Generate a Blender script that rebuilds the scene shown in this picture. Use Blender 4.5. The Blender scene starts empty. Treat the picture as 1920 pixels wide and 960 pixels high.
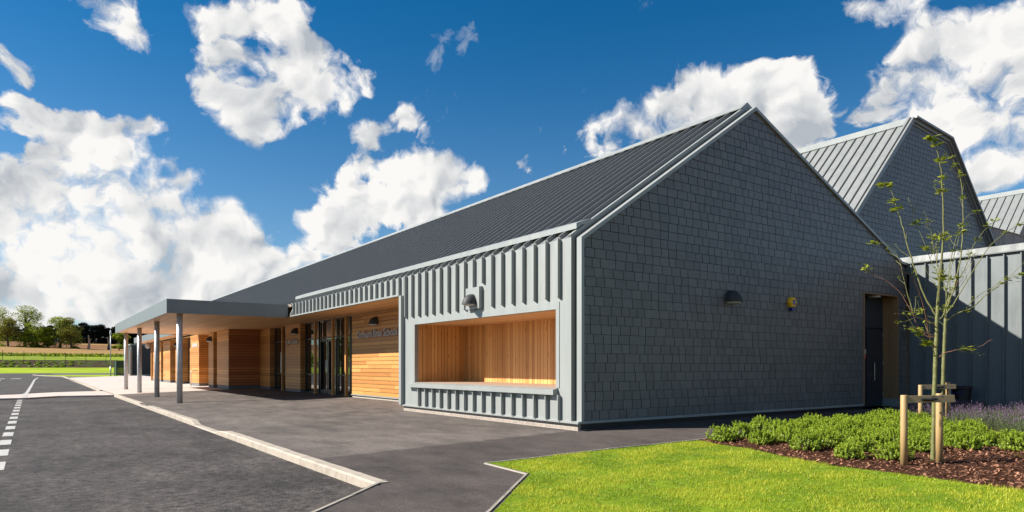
import bpy, math, random
import numpy as np
from mathutils import Vector, Matrix, noise as mnoise
random.seed(7); rng = np.random.default_rng(11)
R = math.radians
scene = bpy.context.scene
col = scene.collection

# ------------------------------------------------------------------ camera
cam = bpy.data.cameras.new('camera'); camo = bpy.data.objects.new('camera', cam); col.objects.link(camo)
cam.sensor_width = 36.0; cam.lens = 24.0; cam.shift_y = (687-480)/1920.0
cam.clip_start = 0.1; cam.clip_end = 3000
FW = Vector((0.57560417, 0.81772846, 0)); RT = Vector((0.81772846, -0.57560417, 0))
camo.location = (-8.2638, -9.7068, 1.2)
camo.rotation_euler = (R(90), 0, math.atan2(-FW.x, FW.y))
scene.camera = camo

# ------------------------------------------------------------------ light
SUN_EL, SUN_PHI = 37.5, 31.0            # sun stands in the west-north-west of the building axes
sd = Vector((-math.cos(R(SUN_PHI))*math.cos(R(SUN_EL)), math.sin(R(SUN_PHI))*math.cos(R(SUN_EL)), math.sin(R(SUN_EL))))
sl = bpy.data.lights.new('sun', 'SUN'); sl.energy = 5.0; sl.angle = R(0.5); sl.color = (1.0, 0.945, 0.85)
so = bpy.data.objects.new('sun', sl); col.objects.link(so); so.location = (-30, 20, 30)
so.rotation_euler = sd.to_track_quat('Z', 'Y').to_euler()
vs = scene.view_settings
vs.view_transform = 'Standard'; vs.look = 'None'; vs.exposure = 1.12; vs.gamma = 1.0; vs.use_curve_mapping = False

# ------------------------------------------------------------------ sky with cumulus
W = bpy.data.worlds.new('World'); scene.world = W; W.use_nodes = True
nt = W.node_tree; nt.nodes.clear()
def N(t, tree=None, **kw):
    n = (tree or nt).nodes.new(t)
    for k, v in kw.items(): setattr(n, k, v)
    return n
def link(a, b, tree=None): (tree or nt).links.new(a, b)
SKY_LOBES = [
    (0.063, 0.9135, 0.5427, 0.038, 0.9),
    (0.0929, 0.9172, 0.5229, 0.0347, 0.9),
    (0.0783, 0.9061, 0.5612, 0.0339, 0.8),
    (-0.0189, 0.9425, 0.4504, 0.0255, 0.8),
    (-0.0255, 0.9214, 0.5236, 0.02, 0.5),
    (0.1801, 0.8843, 0.5816, 0.0433, 1),
    (0.2199, 0.8692, 0.5979, 0.0508, 1),
    (0.2632, 0.8621, 0.5845, 0.0491, 1),
    (0.1835, 0.9011, 0.5305, 0.0376, 0.9),
    (0.1804, 0.9162, 0.4831, 0.0378, 0.95),
    (0.2122, 0.9167, 0.457, 0.0522, 1),
    (0.2621, 0.9037, 0.4571, 0.0609, 1),
    (0.2891, 0.8794, 0.5108, 0.0542, 1),
    (0.3172, 0.8786, 0.4818, 0.0415, 0.9),
    (0.3389, 0.8591, 0.5178, 0.0346, 0.8),
    (0.2396, 0.9208, 0.4153, 0.0401, 0.9),
    (0.2478, 0.889, 0.52, 0.0315, 0.9),
    (0.2129, 0.8925, 0.5367, 0.0319, 0.8),
    (0.2795, 0.8711, 0.5452, 0.04, 0.9),
    (0.3649, 0.8501, 0.5127, 0.0266, 0.7),
    (-0.0094, 0.9545, 0.4022, 0.0313, 1.1),
    (-0.0242, 0.9626, 0.3645, 0.0203, 0.9),
    (0.0363, 0.9528, 0.4067, 0.0365, 1.1),
    (0.0261, 0.9615, 0.3693, 0.0485, 1.2),
    (0.0688, 0.9573, 0.3791, 0.0581, 1.3),
    (0.1077, 0.95, 0.3955, 0.0481, 1.2),
    (0.1303, 0.9432, 0.4124, 0.0273, 0.8),
    (0.0585, 0.9682, 0.3282, 0.0459, 0.9),
    (0.0107, 0.9703, 0.3264, 0.0323, 0.9),
    (0.0975, 0.9621, 0.344, 0.0418, 1),
    (-0.0292, 0.9687, 0.3328, 0.0151, 0.7),
    (0.1502, 0.9551, 0.3449, 0.0249, 0.9),
    (0.1692, 0.9571, 0.3174, 0.0287, 0.9),
    (0.133, 0.963, 0.3162, 0.0308, 0.8),
    (-0.0046, 0.979, 0.2752, 0.048, 1.1),
    (0.0427, 0.978, 0.2756, 0.0569, 1.1),
    (0.0928, 0.9732, 0.2839, 0.0418, 1),
    (0.0005, 0.9868, 0.2188, 0.0681, 1.4),
    (-0.0201, 0.9983, 0.0738, 0.0636, 1.2),
    (0.1552, 0.9868, 0.0633, 0.0714, 1.1),
    (0.0764, 0.9835, 0.221, 0.0779, 1.2),
    (0.134, 0.9702, 0.2727, 0.05, 1.1),
    (0.1531, 0.9734, 0.2303, 0.0708, 1.2),
    (0.2092, 0.9621, 0.2363, 0.057, 1.1),
    (0.2419, 0.9564, 0.2206, 0.0515, 1.1),
    (0.2759, 0.9514, 0.1848, 0.0422, 1),
    (0.1982, 0.973, 0.1602, 0.0739, 1.1),
    (-0.0149, 0.9944, 0.1417, 0.053, 1.2),
    (0.0162, 0.991, 0.179, 0.0496, 1.1),
    (0.0488, 0.992, 0.1567, 0.0636, 1.2),
    (0.1121, 0.9886, 0.1353, 0.0748, 1.4),
    (0.0217, 0.9969, 0.1021, 0.0673, 1.1),
    (-0.0301, 0.9977, 0.0817, 0.0682, 1.1),
    (0.0889, 0.9943, 0.0793, 0.073, 1.1),
    (0.1672, 0.9819, 0.1204, 0.0654, 1.1),
    (0.2504, 0.9622, 0.1443, 0.0556, 1.1),
    (0.3026, 0.9431, 0.1864, 0.0429, 1),
    (0.4037, 0.8505, 0.4551, 0.0418, 1.1),
    (0.3769, 0.8691, 0.4324, 0.0344, 1),
    (0.4279, 0.8427, 0.441, 0.0305, 0.9),
    (0.3659, 0.8888, 0.3727, 0.0397, 1),
    (0.3495, 0.9055, 0.3248, 0.0361, 0.8),
    (0.3979, 0.8721, 0.3846, 0.0475, 1.1),
    (0.4444, 0.8509, 0.3784, 0.0519, 1.1),
    (0.4851, 0.8325, 0.3614, 0.054, 1.2),
    (0.5127, 0.8201, 0.3432, 0.0415, 1.1),
    (0.4298, 0.8711, 0.3209, 0.0824, 1.3),
    (0.4659, 0.8595, 0.2837, 0.0606, 1.1),
    (0.378, 0.899, 0.2984, 0.0589, 1.1),
    (0.3257, 0.9232, 0.2753, 0.0359, 1),
    (0.3539, 0.917, 0.2484, 0.0587, 1.1),
    (0.322, 0.9342, 0.2072, 0.0433, 1),
    (0.5688, 0.7754, 0.3701, 0.0225, 0.9),
    (0.5764, 0.7496, 0.4394, 0.0133, 0.7),
    (0.5217, 0.8132, 0.3482, 0.0226, 0.8),
    (0.6163, 0.7217, 0.4255, 0.0366, 1),
    (0.6402, 0.6936, 0.446, 0.0433, 1.1),
    (0.6685, 0.6609, 0.4606, 0.0425, 1.1),
    (0.6874, 0.6303, 0.4872, 0.0416, 1.1),
    (0.7108, 0.5873, 0.5225, 0.0402, 1.1),
    (0.7359, 0.5565, 0.5208, 0.0393, 1.1),
    (0.763, 0.5206, 0.5172, 0.0381, 1.1),
    (0.7873, 0.4916, 0.5024, 0.0341, 1.1),
    (0.8073, 0.4823, 0.4593, 0.0278, 1),
    (0.8187, 0.4819, 0.4216, 0.0248, 1),
    (0.7784, 0.5232, 0.4684, 0.0696, 1.35),
    (0.7309, 0.5863, 0.4718, 0.0767, 1.35),
    (0.7676, 0.5554, 0.4319, 0.0782, 1.4),
    (0.6909, 0.6528, 0.4195, 0.0636, 1.2),
    (0.6414, 0.7057, 0.4062, 0.0366, 1),
    (0.8074, 0.5042, 0.4135, 0.0594, 1.3),
    (0.8279, 0.4766, 0.3993, 0.0155, 0.8),
    (0.7981, 0.4296, 0.5703, 0.0233, 0.9),
    (0.8143, 0.4065, 0.5594, 0.0339, 1.1),
    (0.8065, 0.4407, 0.5322, 0.0119, 0.5),
    (0.8285, 0.3716, 0.5657, 0.0379, 1),
    (0.8558, 0.3495, 0.5148, 0.0522, 1.4),
    (0.872, 0.3028, 0.5194, 0.0585, 1.3),
    (0.8885, 0.3189, 0.4455, 0.0644, 1.3),
    (0.8682, 0.3659, 0.4525, 0.0429, 1.2),
    (0.8493, 0.3929, 0.4759, 0.047, 1.2),
    (0.854, 0.4136, 0.4262, 0.0455, 1.1),
    (0.844, 0.4409, 0.4124, 0.0296, 0.9),
    (0.885, 0.3848, 0.3538, 0.0491, 1.2),
    (0.8926, 0.3365, 0.4052, 0.056, 1.3),
    (0.9219, 0.3149, 0.305, 0.054, 1.2),
    (0.914, 0.307, 0.3582, 0.0629, 1.3),
    (0.8888, 0.3573, 0.3874, 0.0525, 1.3),
    (0.917, 0.3346, 0.2933, 0.0507, 1.2),
    (0.9018, 0.2781, 0.4464, 0.0562, 1.3),
    (0.8739, 0.38, 0.4094, 0.0383, 0.7),
    (-0.068, 0.9848, 0.2157, 0.0747, 1.2),
    (-0.1219, 0.9867, 0.1453, 0.0829, 1.2),
    (-0.0977, 0.9634, 0.3372, 0.0322, 0.9),
    (0.9373, 0.2414, 0.3396, 0.073, 1.3),
    (0.9699, 0.1844, 0.2146, 0.0754, 1.1),
]
tc = N('ShaderNodeTexCoord')
def vmath(op, a, b=None, tree=None):
    n = N('ShaderNodeVectorMath', tree, operation=op)
    for i, s in enumerate((a, b)):
        if s is None: continue
        if isinstance(s, (tuple, Vector)): n.inputs[i].default_value = tuple(s)
        else: link(s, n.inputs[i], tree)
    return n
def mth(op, a, b=0.5, c=None, tree=None, clamp=False):
    n = N('ShaderNodeMath', tree, operation=op); n.use_clamp = clamp
    for i, s in enumerate((a, b, c)):
        if s is None: continue
        if isinstance(s, (int, float)): n.inputs[i].default_value = s
        else: link(s, n.inputs[i], tree)
    return n.outputs[0]
def noise(vec, scale, detail, rough=0.55, tree=None, lac=2.0, dist=0.0):
    n = N('ShaderNodeTexNoise', tree); n.noise_dimensions = '3D'
    n.inputs['Scale'].default_value = scale; n.inputs['Detail'].default_value = detail
    n.inputs['Roughness'].default_value = rough; n.inputs['Lacunarity'].default_value = lac
    n.inputs['Distortion'].default_value = dist
    link(vec, n.inputs['Vector'], tree); return n
def mrange(v, a, b, c=0.0, d=1.0, tree=None, smooth=True):
    n = N('ShaderNodeMapRange', tree); n.interpolation_type = 'SMOOTHSTEP' if smooth else 'LINEAR'
    link(v, n.inputs[0], tree)
    for i, s in enumerate((a, b, c, d)): n.inputs[i+1].default_value = s
    return n.outputs[0]
direc = tc.outputs['Generated']
Svec = (1, 1, 1.35)
# warp the direction so that the cloud outlines billow
def cells(vec, sc_, sm=0.35):
    n = N('ShaderNodeTexVoronoi'); n.feature = 'SMOOTH_F1'; n.inputs['Scale'].default_value = sc_; n.inputs['Smoothness'].default_value = sm
    link(vec, n.inputs['Vector']); return n.outputs['Distance']
def warp(vec, scale, amt, detail):
    wn = noise(vec, scale, detail, 0.6); w1 = vmath('SUBTRACT', wn.outputs['Color'], (0.5, 0.5, 0.5))
    w2 = vmath('SCALE', w1.outputs[0]); w2.inputs['Scale'].default_value = amt
    return vmath('ADD', vec, w2.outputs[0]).outputs[0]
wd = warp(direc, 7.0, 0.085, 3.0)
wf = warp(wd, 34.0, 0.028, 5.0)
sc = vmath('MULTIPLY', wd, Svec)
acc = None
for (x, y, z, r, w) in SKY_LOBES:
    dn = vmath('DISTANCE', sc.outputs[0], (x, y, z))
    v = mrange(dn.outputs['Value'], r*1.15, 0.0, 0.0, w)
    acc = v if acc is None else mth('ADD', acc, v)
acc = mth('MINIMUM', acc, 1.5)
# broken cumulus added outside the view to whiten the ambient light
dv = vmath('DOT_PRODUCT', direc, (0.5756, 0.8177, 0.25))
away = mrange(dv.outputs['Value'], 0.62, 0.40)
oc_ = noise(direc, 2.6, 4.0, 0.5)
acc = mth('MULTIPLY_ADD', away, mrange(oc_.outputs['Fac'], 0.46, 0.70, 0.0, 1.0), acc)
LSH = (-0.020, 0.008, 0.020)
def shiftv(v, k): return vmath('ADD', v, tuple(k*c for c in LSH)).outputs[0]
cA, cA2 = cells(wf, 13.0), cells(shiftv(wf, 0.8), 13.0)
cB, cB2 = cells(wf, 31.0), cells(shiftv(wf, 0.35), 31.0)
cC = cells(wf, 74.0, 0.2); g1 = noise(wf, 42.0, 6.0, 0.65)
f1 = noise(wf, 8.0, 9.0, 0.62); f2 = noise(shiftv(wf, 0.6), 8.0, 6.0, 0.55)
m1 = noise(wd, 3.4, 3.0, 0.5); m2 = noise(shiftv(wd, 2.4), 3.4, 3.0, 0.5)
billow = mth('MULTIPLY_ADD', mth('SUBTRACT', 0.42, cB), 0.80, mth('MULTIPLY', mth('SUBTRACT', 0.42, cA), 1.0))
gate = mrange(acc, 0.0, 0.30, 0.25, 1.0)
fine_ = mth('MULTIPLY_ADD', mth('SUBTRACT', g1.outputs['Fac'], 0.5), 1.5, mth('MULTIPLY', mth('SUBTRACT', 0.40, cC), 0.40))
billow = mth('ADD', billow, fine_)
dens = mth('MULTIPLY_ADD', mth('MULTIPLY_ADD', mth('SUBTRACT', f1.outputs['Fac'], 0.5), 2.3, billow), gate, acc)
# crisp tops, ragged thin undersides: softness grows where a slow noise is low
soft = mrange(noise(direc, 4.0, 2.0, 0.5).outputs['Fac'], 0.35, 0.65, 0.95, 0.40)
mask = mth('DIVIDE', mth('SUBTRACT', dens, 0.11), soft, clamp=True)
mask = mth('POWER', mask, 1.15)
relief = mth('ADD', mth('MULTIPLY', mth('SUBTRACT', f1.outputs['Fac'], f2.outputs['Fac']), 1.2), mth('MULTIPLY', mth('SUBTRACT', m1.outputs['Fac'], m2.outputs['Fac']), 1.5))
relief = mth('ADD', relief, mth('MULTIPLY_ADD', mth('SUBTRACT', cB2, cB), 0.55, mth('MULTIPLY', mth('SUBTRACT', cA2, cA), 0.9)))
big = noise(direc, 5.5, 4.0, 0.55)
core = mrange(dens, 0.9, 2.0, 0.0, 1.0)
b1 = mth('SUBTRACT', mth('ADD', mth('MULTIPLY_ADD', fine_, 0.10, relief), 0.86), mth('MULTIPLY', core, mrange(big.outputs['Fac'], 0.36, 0.64, 0.0, 0.22)))
bright = mth('MINIMUM', mth('MAXIMUM', b1, 0.45), 1.0)
ccol = N('ShaderNodeMix', data_type='RGBA')
link(mrange(bright, 0.45, 1.0, 0, 1, smooth=False), ccol.inputs[0])
ccol.inputs[6].default_value = (0.48, 0.52, 0.57, 1); ccol.inputs[7].default_value = (1.0, 0.985, 0.96, 1)
sky = N('ShaderNodeTexSky'); sky.sky_type = 'NISHITA'; sky.sun_disc = False
sky.sun_elevation = R(SUN_EL); sky.sun_rotation = math.atan2(sd.x, sd.y)
sky.altitude = 50; sky.air_density = 1.0; sky.dust_density = 0.3; sky.ozone_density = 3.0
skm = N('ShaderNodeMix', data_type='RGBA', blend_type='MULTIPLY'); skm.inputs[0].default_value = 1.0
sz = N('ShaderNodeSeparateXYZ'); link(direc, sz.inputs[0])
tint = N('ShaderNodeMix', data_type='RGBA'); link(mrange(sz.outputs[2], 0.05, 0.50), tint.inputs[0])
tint.inputs[6].default_value = (0.74, 0.97, 1.08, 1); tint.inputs[7].default_value = (0.07, 0.66, 0.98, 1)
link(sky.outputs[0], skm.inputs[6]); link(tint.outputs[2], skm.inputs[7])
bgs = N('ShaderNodeBackground'); bgs.inputs['Strength'].default_value = 0.05
link(skm.outputs[2], bgs.inputs['Color'])
bgc = N('ShaderNodeBackground'); bgc.inputs['Strength'].default_value = 0.445
link(ccol.outputs[2], bgc.inputs['Color'])
mx = N('ShaderNodeMixShader'); link(mask, mx.inputs[0]); link(bgs.outputs[0], mx.inputs[1]); link(bgc.outputs[0], mx.inputs[2])
wo = N('ShaderNodeOutputWorld'); link(mx.outputs[0], wo.inputs['Surface'])
W.cycles.sampling_method = 'MANUAL'; W.cycles.sample_map_resolution = 512

# ------------------------------------------------------------------ helpers
class MB:
    def __init__(s): s.v = []; s.f = []; s.m = []; s.mi = 0
    def add(s, vs, fs):
        b = len(s.v); s.v += [tuple(p) for p in vs]
        for f in fs: s.f.append(tuple(b+i for i in f)); s.m.append(s.mi)
        return s
    def box(s, x0, x1, y0, y1, z0, z1):
        return s.add([(x0,y0,z0),(x1,y0,z0),(x1,y1,z0),(x0,y1,z0),(x0,y0,z1),(x1,y0,z1),(x1,y1,z1),(x0,y1,z1)],
            [(0,3,2,1),(4,5,6,7),(0,1,5,4),(1,2,6,5),(2,3,7,6),(3,0,4,7)])
    def prism(s, poly, axis, a0, a1):
        """poly: 2-D points in the plane normal to axis ('x': (y,z), 'y': (x,z), 'z': (x,y))"""
        def P(p, a):
            return (a,p[0],p[1]) if axis == 'x' else (p[0],a,p[1]) if axis == 'y' else (p[0],p[1],a)
        n = len(poly)
        return s.add([P(p,a0) for p in poly]+[P(p,a1) for p in poly],
            [tuple(range(n))[::-1], tuple(range(n,2*n))]+[(i,(i+1)%n,n+(i+1)%n,n+i) for i in range(n)])
    def tube(s, pts, rad, n=8, caps=True):
        pts = [Vector(p) for p in pts]
        if not isinstance(rad, (list, tuple)): rad = [rad]*len(pts)
        b = len(s.v); up = None; k = len(pts)
        for i, p in enumerate(pts):
            t = (pts[min(i+1,k-1)]-pts[max(i-1,0)]).normalized()
            if up is None: up = Vector((0,0,1)) if abs(t.z) < .9 else Vector((1,0,0))
            a = t.cross(up).normalized(); c = a.cross(t).normalized(); up = c
            for j in range(n):
                th = 2*math.pi*j/n; s.v.append(tuple(p+rad[i]*(math.cos(th)*a+math.sin(th)*c)))
        for i in range(k-1):
            for j in range(n):
                q = (j+1)%n; s.f.append((b+i*n+j, b+i*n+q, b+(i+1)*n+q, b+(i+1)*n+j)); s.m.append(s.mi)
        if caps:
            s.f.append(tuple(b+j for j in range(n))[::-1]); s.m.append(s.mi)
            s.f.append(tuple(b+(k-1)*n+j for j in range(n))); s.m.append(s.mi)
        return s
    def build(s, name, mats, parent=None, smooth=False, **tags):
        me = bpy.data.meshes.new(name); org = Vector((0,0,0))
        if parent is not None: org = parent['_o'] if '_o' in parent else Vector((0,0,0))
        org = Vector(org)
        me.from_pydata([(p[0]-org.x, p[1]-org.y, p[2]-org.z) for p in s.v], [], s.f)
        if not isinstance(mats, (list, tuple)): mats = [mats]
        for m in mats: me.materials.append(m)
        if any(s.m): me.polygons.foreach_set('material_index', s.m)
        if smooth: me.polygons.foreach_set('use_smooth', [True]*len(me.polygons))
        me.update()
        o = bpy.data.objects.new(name, me); col.objects.link(o)
        if parent is not None: o.parent = parent
        if parent is not None and '_o' in parent: o['_o'] = tuple(org)
        tag(o, **tags); return o
def tag(o, label=None, cat=None, group=None, kind=None):
    if label: o['label'] = label
    if cat: o['category'] = cat
    if group: o['group'] = group
    if kind: o['kind'] = kind
    return o
def thing(name, label, cat, loc=(0,0,0), group=None):
    o = bpy.data.objects.new(name, None); col.objects.link(o); o.location = loc; o['_o'] = tuple(loc)
    o.empty_display_size = .2
    return tag(o, label, cat, group)
def rebase(o, loc):
    """move a single mesh object's origin to its base"""
    l = Vector(loc); o.data.transform(Matrix.Translation(-l)); o.location = l; return o
def np_mesh(name, V, F, mats, idx=None, **tags):
    """V (n,3), F (m,4) or (m,3)"""
    me = bpy.data.meshes.new(name); k = F.shape[1]
    me.vertices.add(len(V)); me.vertices.foreach_set('co', V.astype(np.float32).ravel())
    me.loops.add(F.size); me.loops.foreach_set('vertex_index', F.astype(np.int32).ravel())
    me.polygons.add(len(F)); me.polygons.foreach_set('loop_start', np.arange(0, F.size, k, dtype=np.int32))
    try: me.polygons.foreach_set('loop_total', np.full(len(F), k, dtype=np.int32))
    except Exception: pass
    for m in (mats if isinstance(mats,(list,tuple)) else [mats]): me.materials.append(m)
    if idx is not None: me.polygons.foreach_set('material_index', idx.astype(np.int32))
    me.update(calc_edges=True)
    o = bpy.data.objects.new(name, me); col.objects.link(o); return tag(o, **tags)

# ------------------------------------------------------------------ materials
def mat(name):
    m = bpy.data.materials.new(name); m.use_nodes = True; t = m.node_tree; t.nodes.clear()
    out = t.nodes.new('ShaderNodeOutputMaterial'); b = t.nodes.new('ShaderNodeBsdfPrincipled')
    t.links.new(b.outputs[0], out.inputs[0]); return m, t, b
def ocoord(t, scale=(1,1,1), rot=(0,0,0)):
    c = N('ShaderNodeTexCoord', t); mp = N('ShaderNodeMapping', t)
    mp.inputs['Scale'].default_value = scale; mp.inputs['Rotation'].default_value = rot
    link(c.outputs['Object'], mp.inputs['Vector'], t); return mp.outputs[0]
KA = 0.80        # overall reflectance level of the surfaces
def ramp(t, fac, stops):
    r = N('ShaderNodeValToRGB', t); link(fac, r.inputs[0], t)
    el = r.color_ramp.elements
    while len(el) < len(stops): el.new(0.5)
    for e, (p, c) in zip(el, stops): e.position = p; e.color = (*[x*KA for x in c], 1)
    return r.outputs[0]
def mixc(t, fac, a, b, bt='MIX'):
    n = N('ShaderNodeMix', t, data_type='RGBA', blend_type=bt)
    for i, s in ((0, fac), (6, a), (7, b)):
        if isinstance(s, (int, float)): n.inputs[i].default_value = s
        elif isinstance(s, tuple): n.inputs[i].default_value = (*s, 1)
        else: link(s, n.inputs[i], t)
    return n.outputs[2]
def bump(t, h, strength, dist, b):
    n = N('ShaderNodeBump', t); n.inputs['Strength'].default_value = strength; n.inputs['Distance'].default_value = dist
    link(h, n.inputs['Height'], t); link(n.outputs[0], b.inputs['Normal'], t)
def island(t):
    g = N('ShaderNodeNewGeometry', t); return g.outputs['Random Per Island']
def simple(name, c, rough=.5, metal=0.0, var=.12, vs=6.0, bmp=0.0):
    m, t, b = mat(name); n = noise(ocoord(t), vs, 5, .6, t)
    lo = tuple(x*(1-var) for x in c); hi = tuple(min(1, x*(1+var)) for x in c)
    link(ramp(t, n.outputs['Fac'], [(.3, lo), (.7, hi)]), b.inputs['Base Color'], t)
    b.inputs['Roughness'].default_value = rough; b.inputs['Metallic'].default_value = metal
    if bmp: bump(t, noise(ocoord(t), vs*12, 4, .6, t).outputs['Fac'], bmp, .01, b)
    return m
def zinc(name, c=(.325,.34,.33), met=.2, rough=.42):
    m, t, b = mat(name)
    n = noise(ocoord(t, (2.2, 2.2, .5)), 1.6, 5, .6, t)
    n2 = noise(ocoord(t, (14, 14, .8)), 2.0, 4, .6, t)
    k = mth('MULTIPLY_ADD', n2.outputs['Fac'], .4, mth('MULTIPLY', n.outputs['Fac'], .6), tree=t)
    link(ramp(t, k, [(.3, tuple(x*.86 for x in c)), (.7, tuple(x*1.08 for x in c))]), b.inputs['Base Color'], t)
    b.inputs['Metallic'].default_value = met
    link(mrange(n.outputs['Fac'], .3, .7, rough-.06, rough+.1, t), b.inputs['Roughness'], t)
    bump(t, noise(ocoord(t), 1.6, 2, .4, t).outputs['Fac'], .25, .02, b)
    return m
M = {}
M['zinc'] = zinc('zinc'); M['zinc_roof'] = zinc('zinc_roof', (.26,.27,.265), .25, .45); M['zinc_cap'] = zinc('zinc_coping', (.17,.18,.18), .2, .6); M['zinc_main_shaded'] = zinc('zinc_main_roof_shaded', (.225,.235,.24), .3, .42)  # main roof: same zinc, with the shade of the seams put into its colour
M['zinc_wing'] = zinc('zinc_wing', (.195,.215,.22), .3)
def slate(name, lift=1.0):
    m, t, b = mat(name); i = island(t)
    n = noise(ocoord(t, (1, 1, 1)), 9, 6, .65, t); n2 = noise(ocoord(t, (30, 30, 6)), 3, 5, .6, t)
    k = mth('MULTIPLY_ADD', mrange(i, 0, 1, .22, .78, t, False), .46, mth('MULTIPLY_ADD', n.outputs['Fac'], .40, mth('MULTIPLY', n2.outputs['Fac'], .2, tree=t), tree=t), tree=t)
    c = ramp(t, k, [(.2, (.056*lift,.055*lift,.054*lift)), (.5, (.081*lift,.079*lift,.078*lift)), (.78, (.106*lift,.103*lift,.102*lift))])
    link(c, b.inputs['Base Color'], t); b.inputs['Roughness'].default_value = .42
    bump(t, n2.outputs['Fac'], .5, .004, b); return m
M['slate'] = slate('slate', 1.8)
def wood(name, axis, c0=(.42,.16,.032), c1=(.74,.35,.095), rough=.5, sat=1.0):
    """axis: grain direction"""
    m, t, b = mat(name); i = island(t)
    s = {'x': (.7, 14, 14), 'y': (14, .7, 14), 'z': (14, 14, .7)}[axis]
    cv = ocoord(t, s)
    addv = N('ShaderNodeVectorMath', t, operation='ADD'); link(cv, addv.inputs[0], t)
    cx = N('ShaderNodeCombineXYZ', t); q = mth('MULTIPLY', i, 37.0, tree=t)
    for k in range(3): link(q, cx.inputs[k], t)
    link(cx.outputs[0], addv.inputs[1], t)
    n = noise(addv.outputs[0], 1.6, 6, .65, t, dist=.6)
    k = mth('MULTIPLY_ADD', i, .62, mth('MULTIPLY', n.outputs['Fac'], .5, tree=t), tree=t)
    c = ramp(t, k, [(.15, c0), (.9, c1)])
    # knots
    vo = N('ShaderNodeTexVoronoi', t); vo.feature = 'F1'
    s2 = {'x': (2.2, 9, 9), 'y': (9, 2.2, 9), 'z': (9, 9, 2.2)}[axis]
    link(ocoord(t, s2), vo.inputs['Vector'], t); vo.inputs['Scale'].default_value = 1.0
    kn = mrange(vo.outputs['Distance'], .07, .16, .45, 1.0, t)
    kr = N('ShaderNodeCombineColor', t)
    for a in range(3): link(kn, kr.inputs[a], t)
    c = mixc(t, 1.0, c, kr.outputs[0], 'MULTIPLY')
    link(c, b.inputs['Base Color'], t); b.inputs['Roughness'].default_value = rough
    bump(t, n.outputs['Fac'], .3, .003, b); return m
for ax in 'xyz': M['wood_'+ax] = wood('larch_'+ax, ax)
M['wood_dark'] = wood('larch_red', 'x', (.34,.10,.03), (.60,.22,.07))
M['soffit'] = wood('soffit_boards', 'y', (.80,.42,.16), (.98,.60,.28))
M['niche'] = wood('niche_boards', 'z', (.58,.25,.065), (.95,.50,.17))
M['greywood'] = wood('weathered_boards', 'z', (.18,.12,.10), (.34,.25,.22))
M['bench'] = wood('bench_boards', 'y', (.34,.20,.12), (.50,.36,.27))
M['rail_wood'] = wood('rail_wood', 'x', (.28,.20,.11), (.42,.32,.19))
M['reveal_shaded'] = wood('reveal_wood_shaded', 'z', (.26,.13,.055), (.42,.24,.11))  # duller timber: shade of the door recess put into the colour
M['post_wood'] = wood('post_wood', 'z', (.38,.23,.095), (.52,.35,.16))
def brick(name, c1, c2, mortar, w=.22, h=.068, ms=.01):
    m, t, b = mat(name)
    g = N('ShaderNodeNewGeometry', t)
    sp = N('ShaderNodeSeparateXYZ', t); link(g.outputs['Position'], sp.inputs[0], t)
    cb = N('ShaderNodeCombineXYZ', t); link(mth('ADD', sp.outputs[0], sp.outputs[1], tree=t), cb.inputs[0], t)
    link(sp.outputs[2], cb.inputs[1], t)
    bt = N('ShaderNodeTexBrick', t); link(cb.outputs[0], bt.inputs['Vector'], t)
    bt.inputs['Color1'].default_value = (*c1,1); bt.inputs['Color2'].default_value = (*c2,1); bt.inputs['Mortar'].default_value = (*mortar,1)
    bt.inputs['Scale'].default_value = 1; bt.inputs['Mortar Size'].default_value = ms
    bt.inputs['Brick Width'].default_value = w; bt.inputs['Row Height'].default_value = h
    n = noise(ocoord(t), 25, 4, .6, t)
    link(mixc(t, .35, bt.outputs['Color'], ramp(t, n.outputs['Fac'], [(.3,(.12,.10,.09)),(.7,(.5,.44,.38))])), b.inputs['Base Color'], t)
    b.inputs['Roughness'].default_value = .85; bump(t, bt.outputs['Fac'], -.6, .006, b); return m
M['brick'] = brick('grey_brick', (.34,.27,.22), (.24,.19,.16), (.42,.38,.34))
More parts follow.
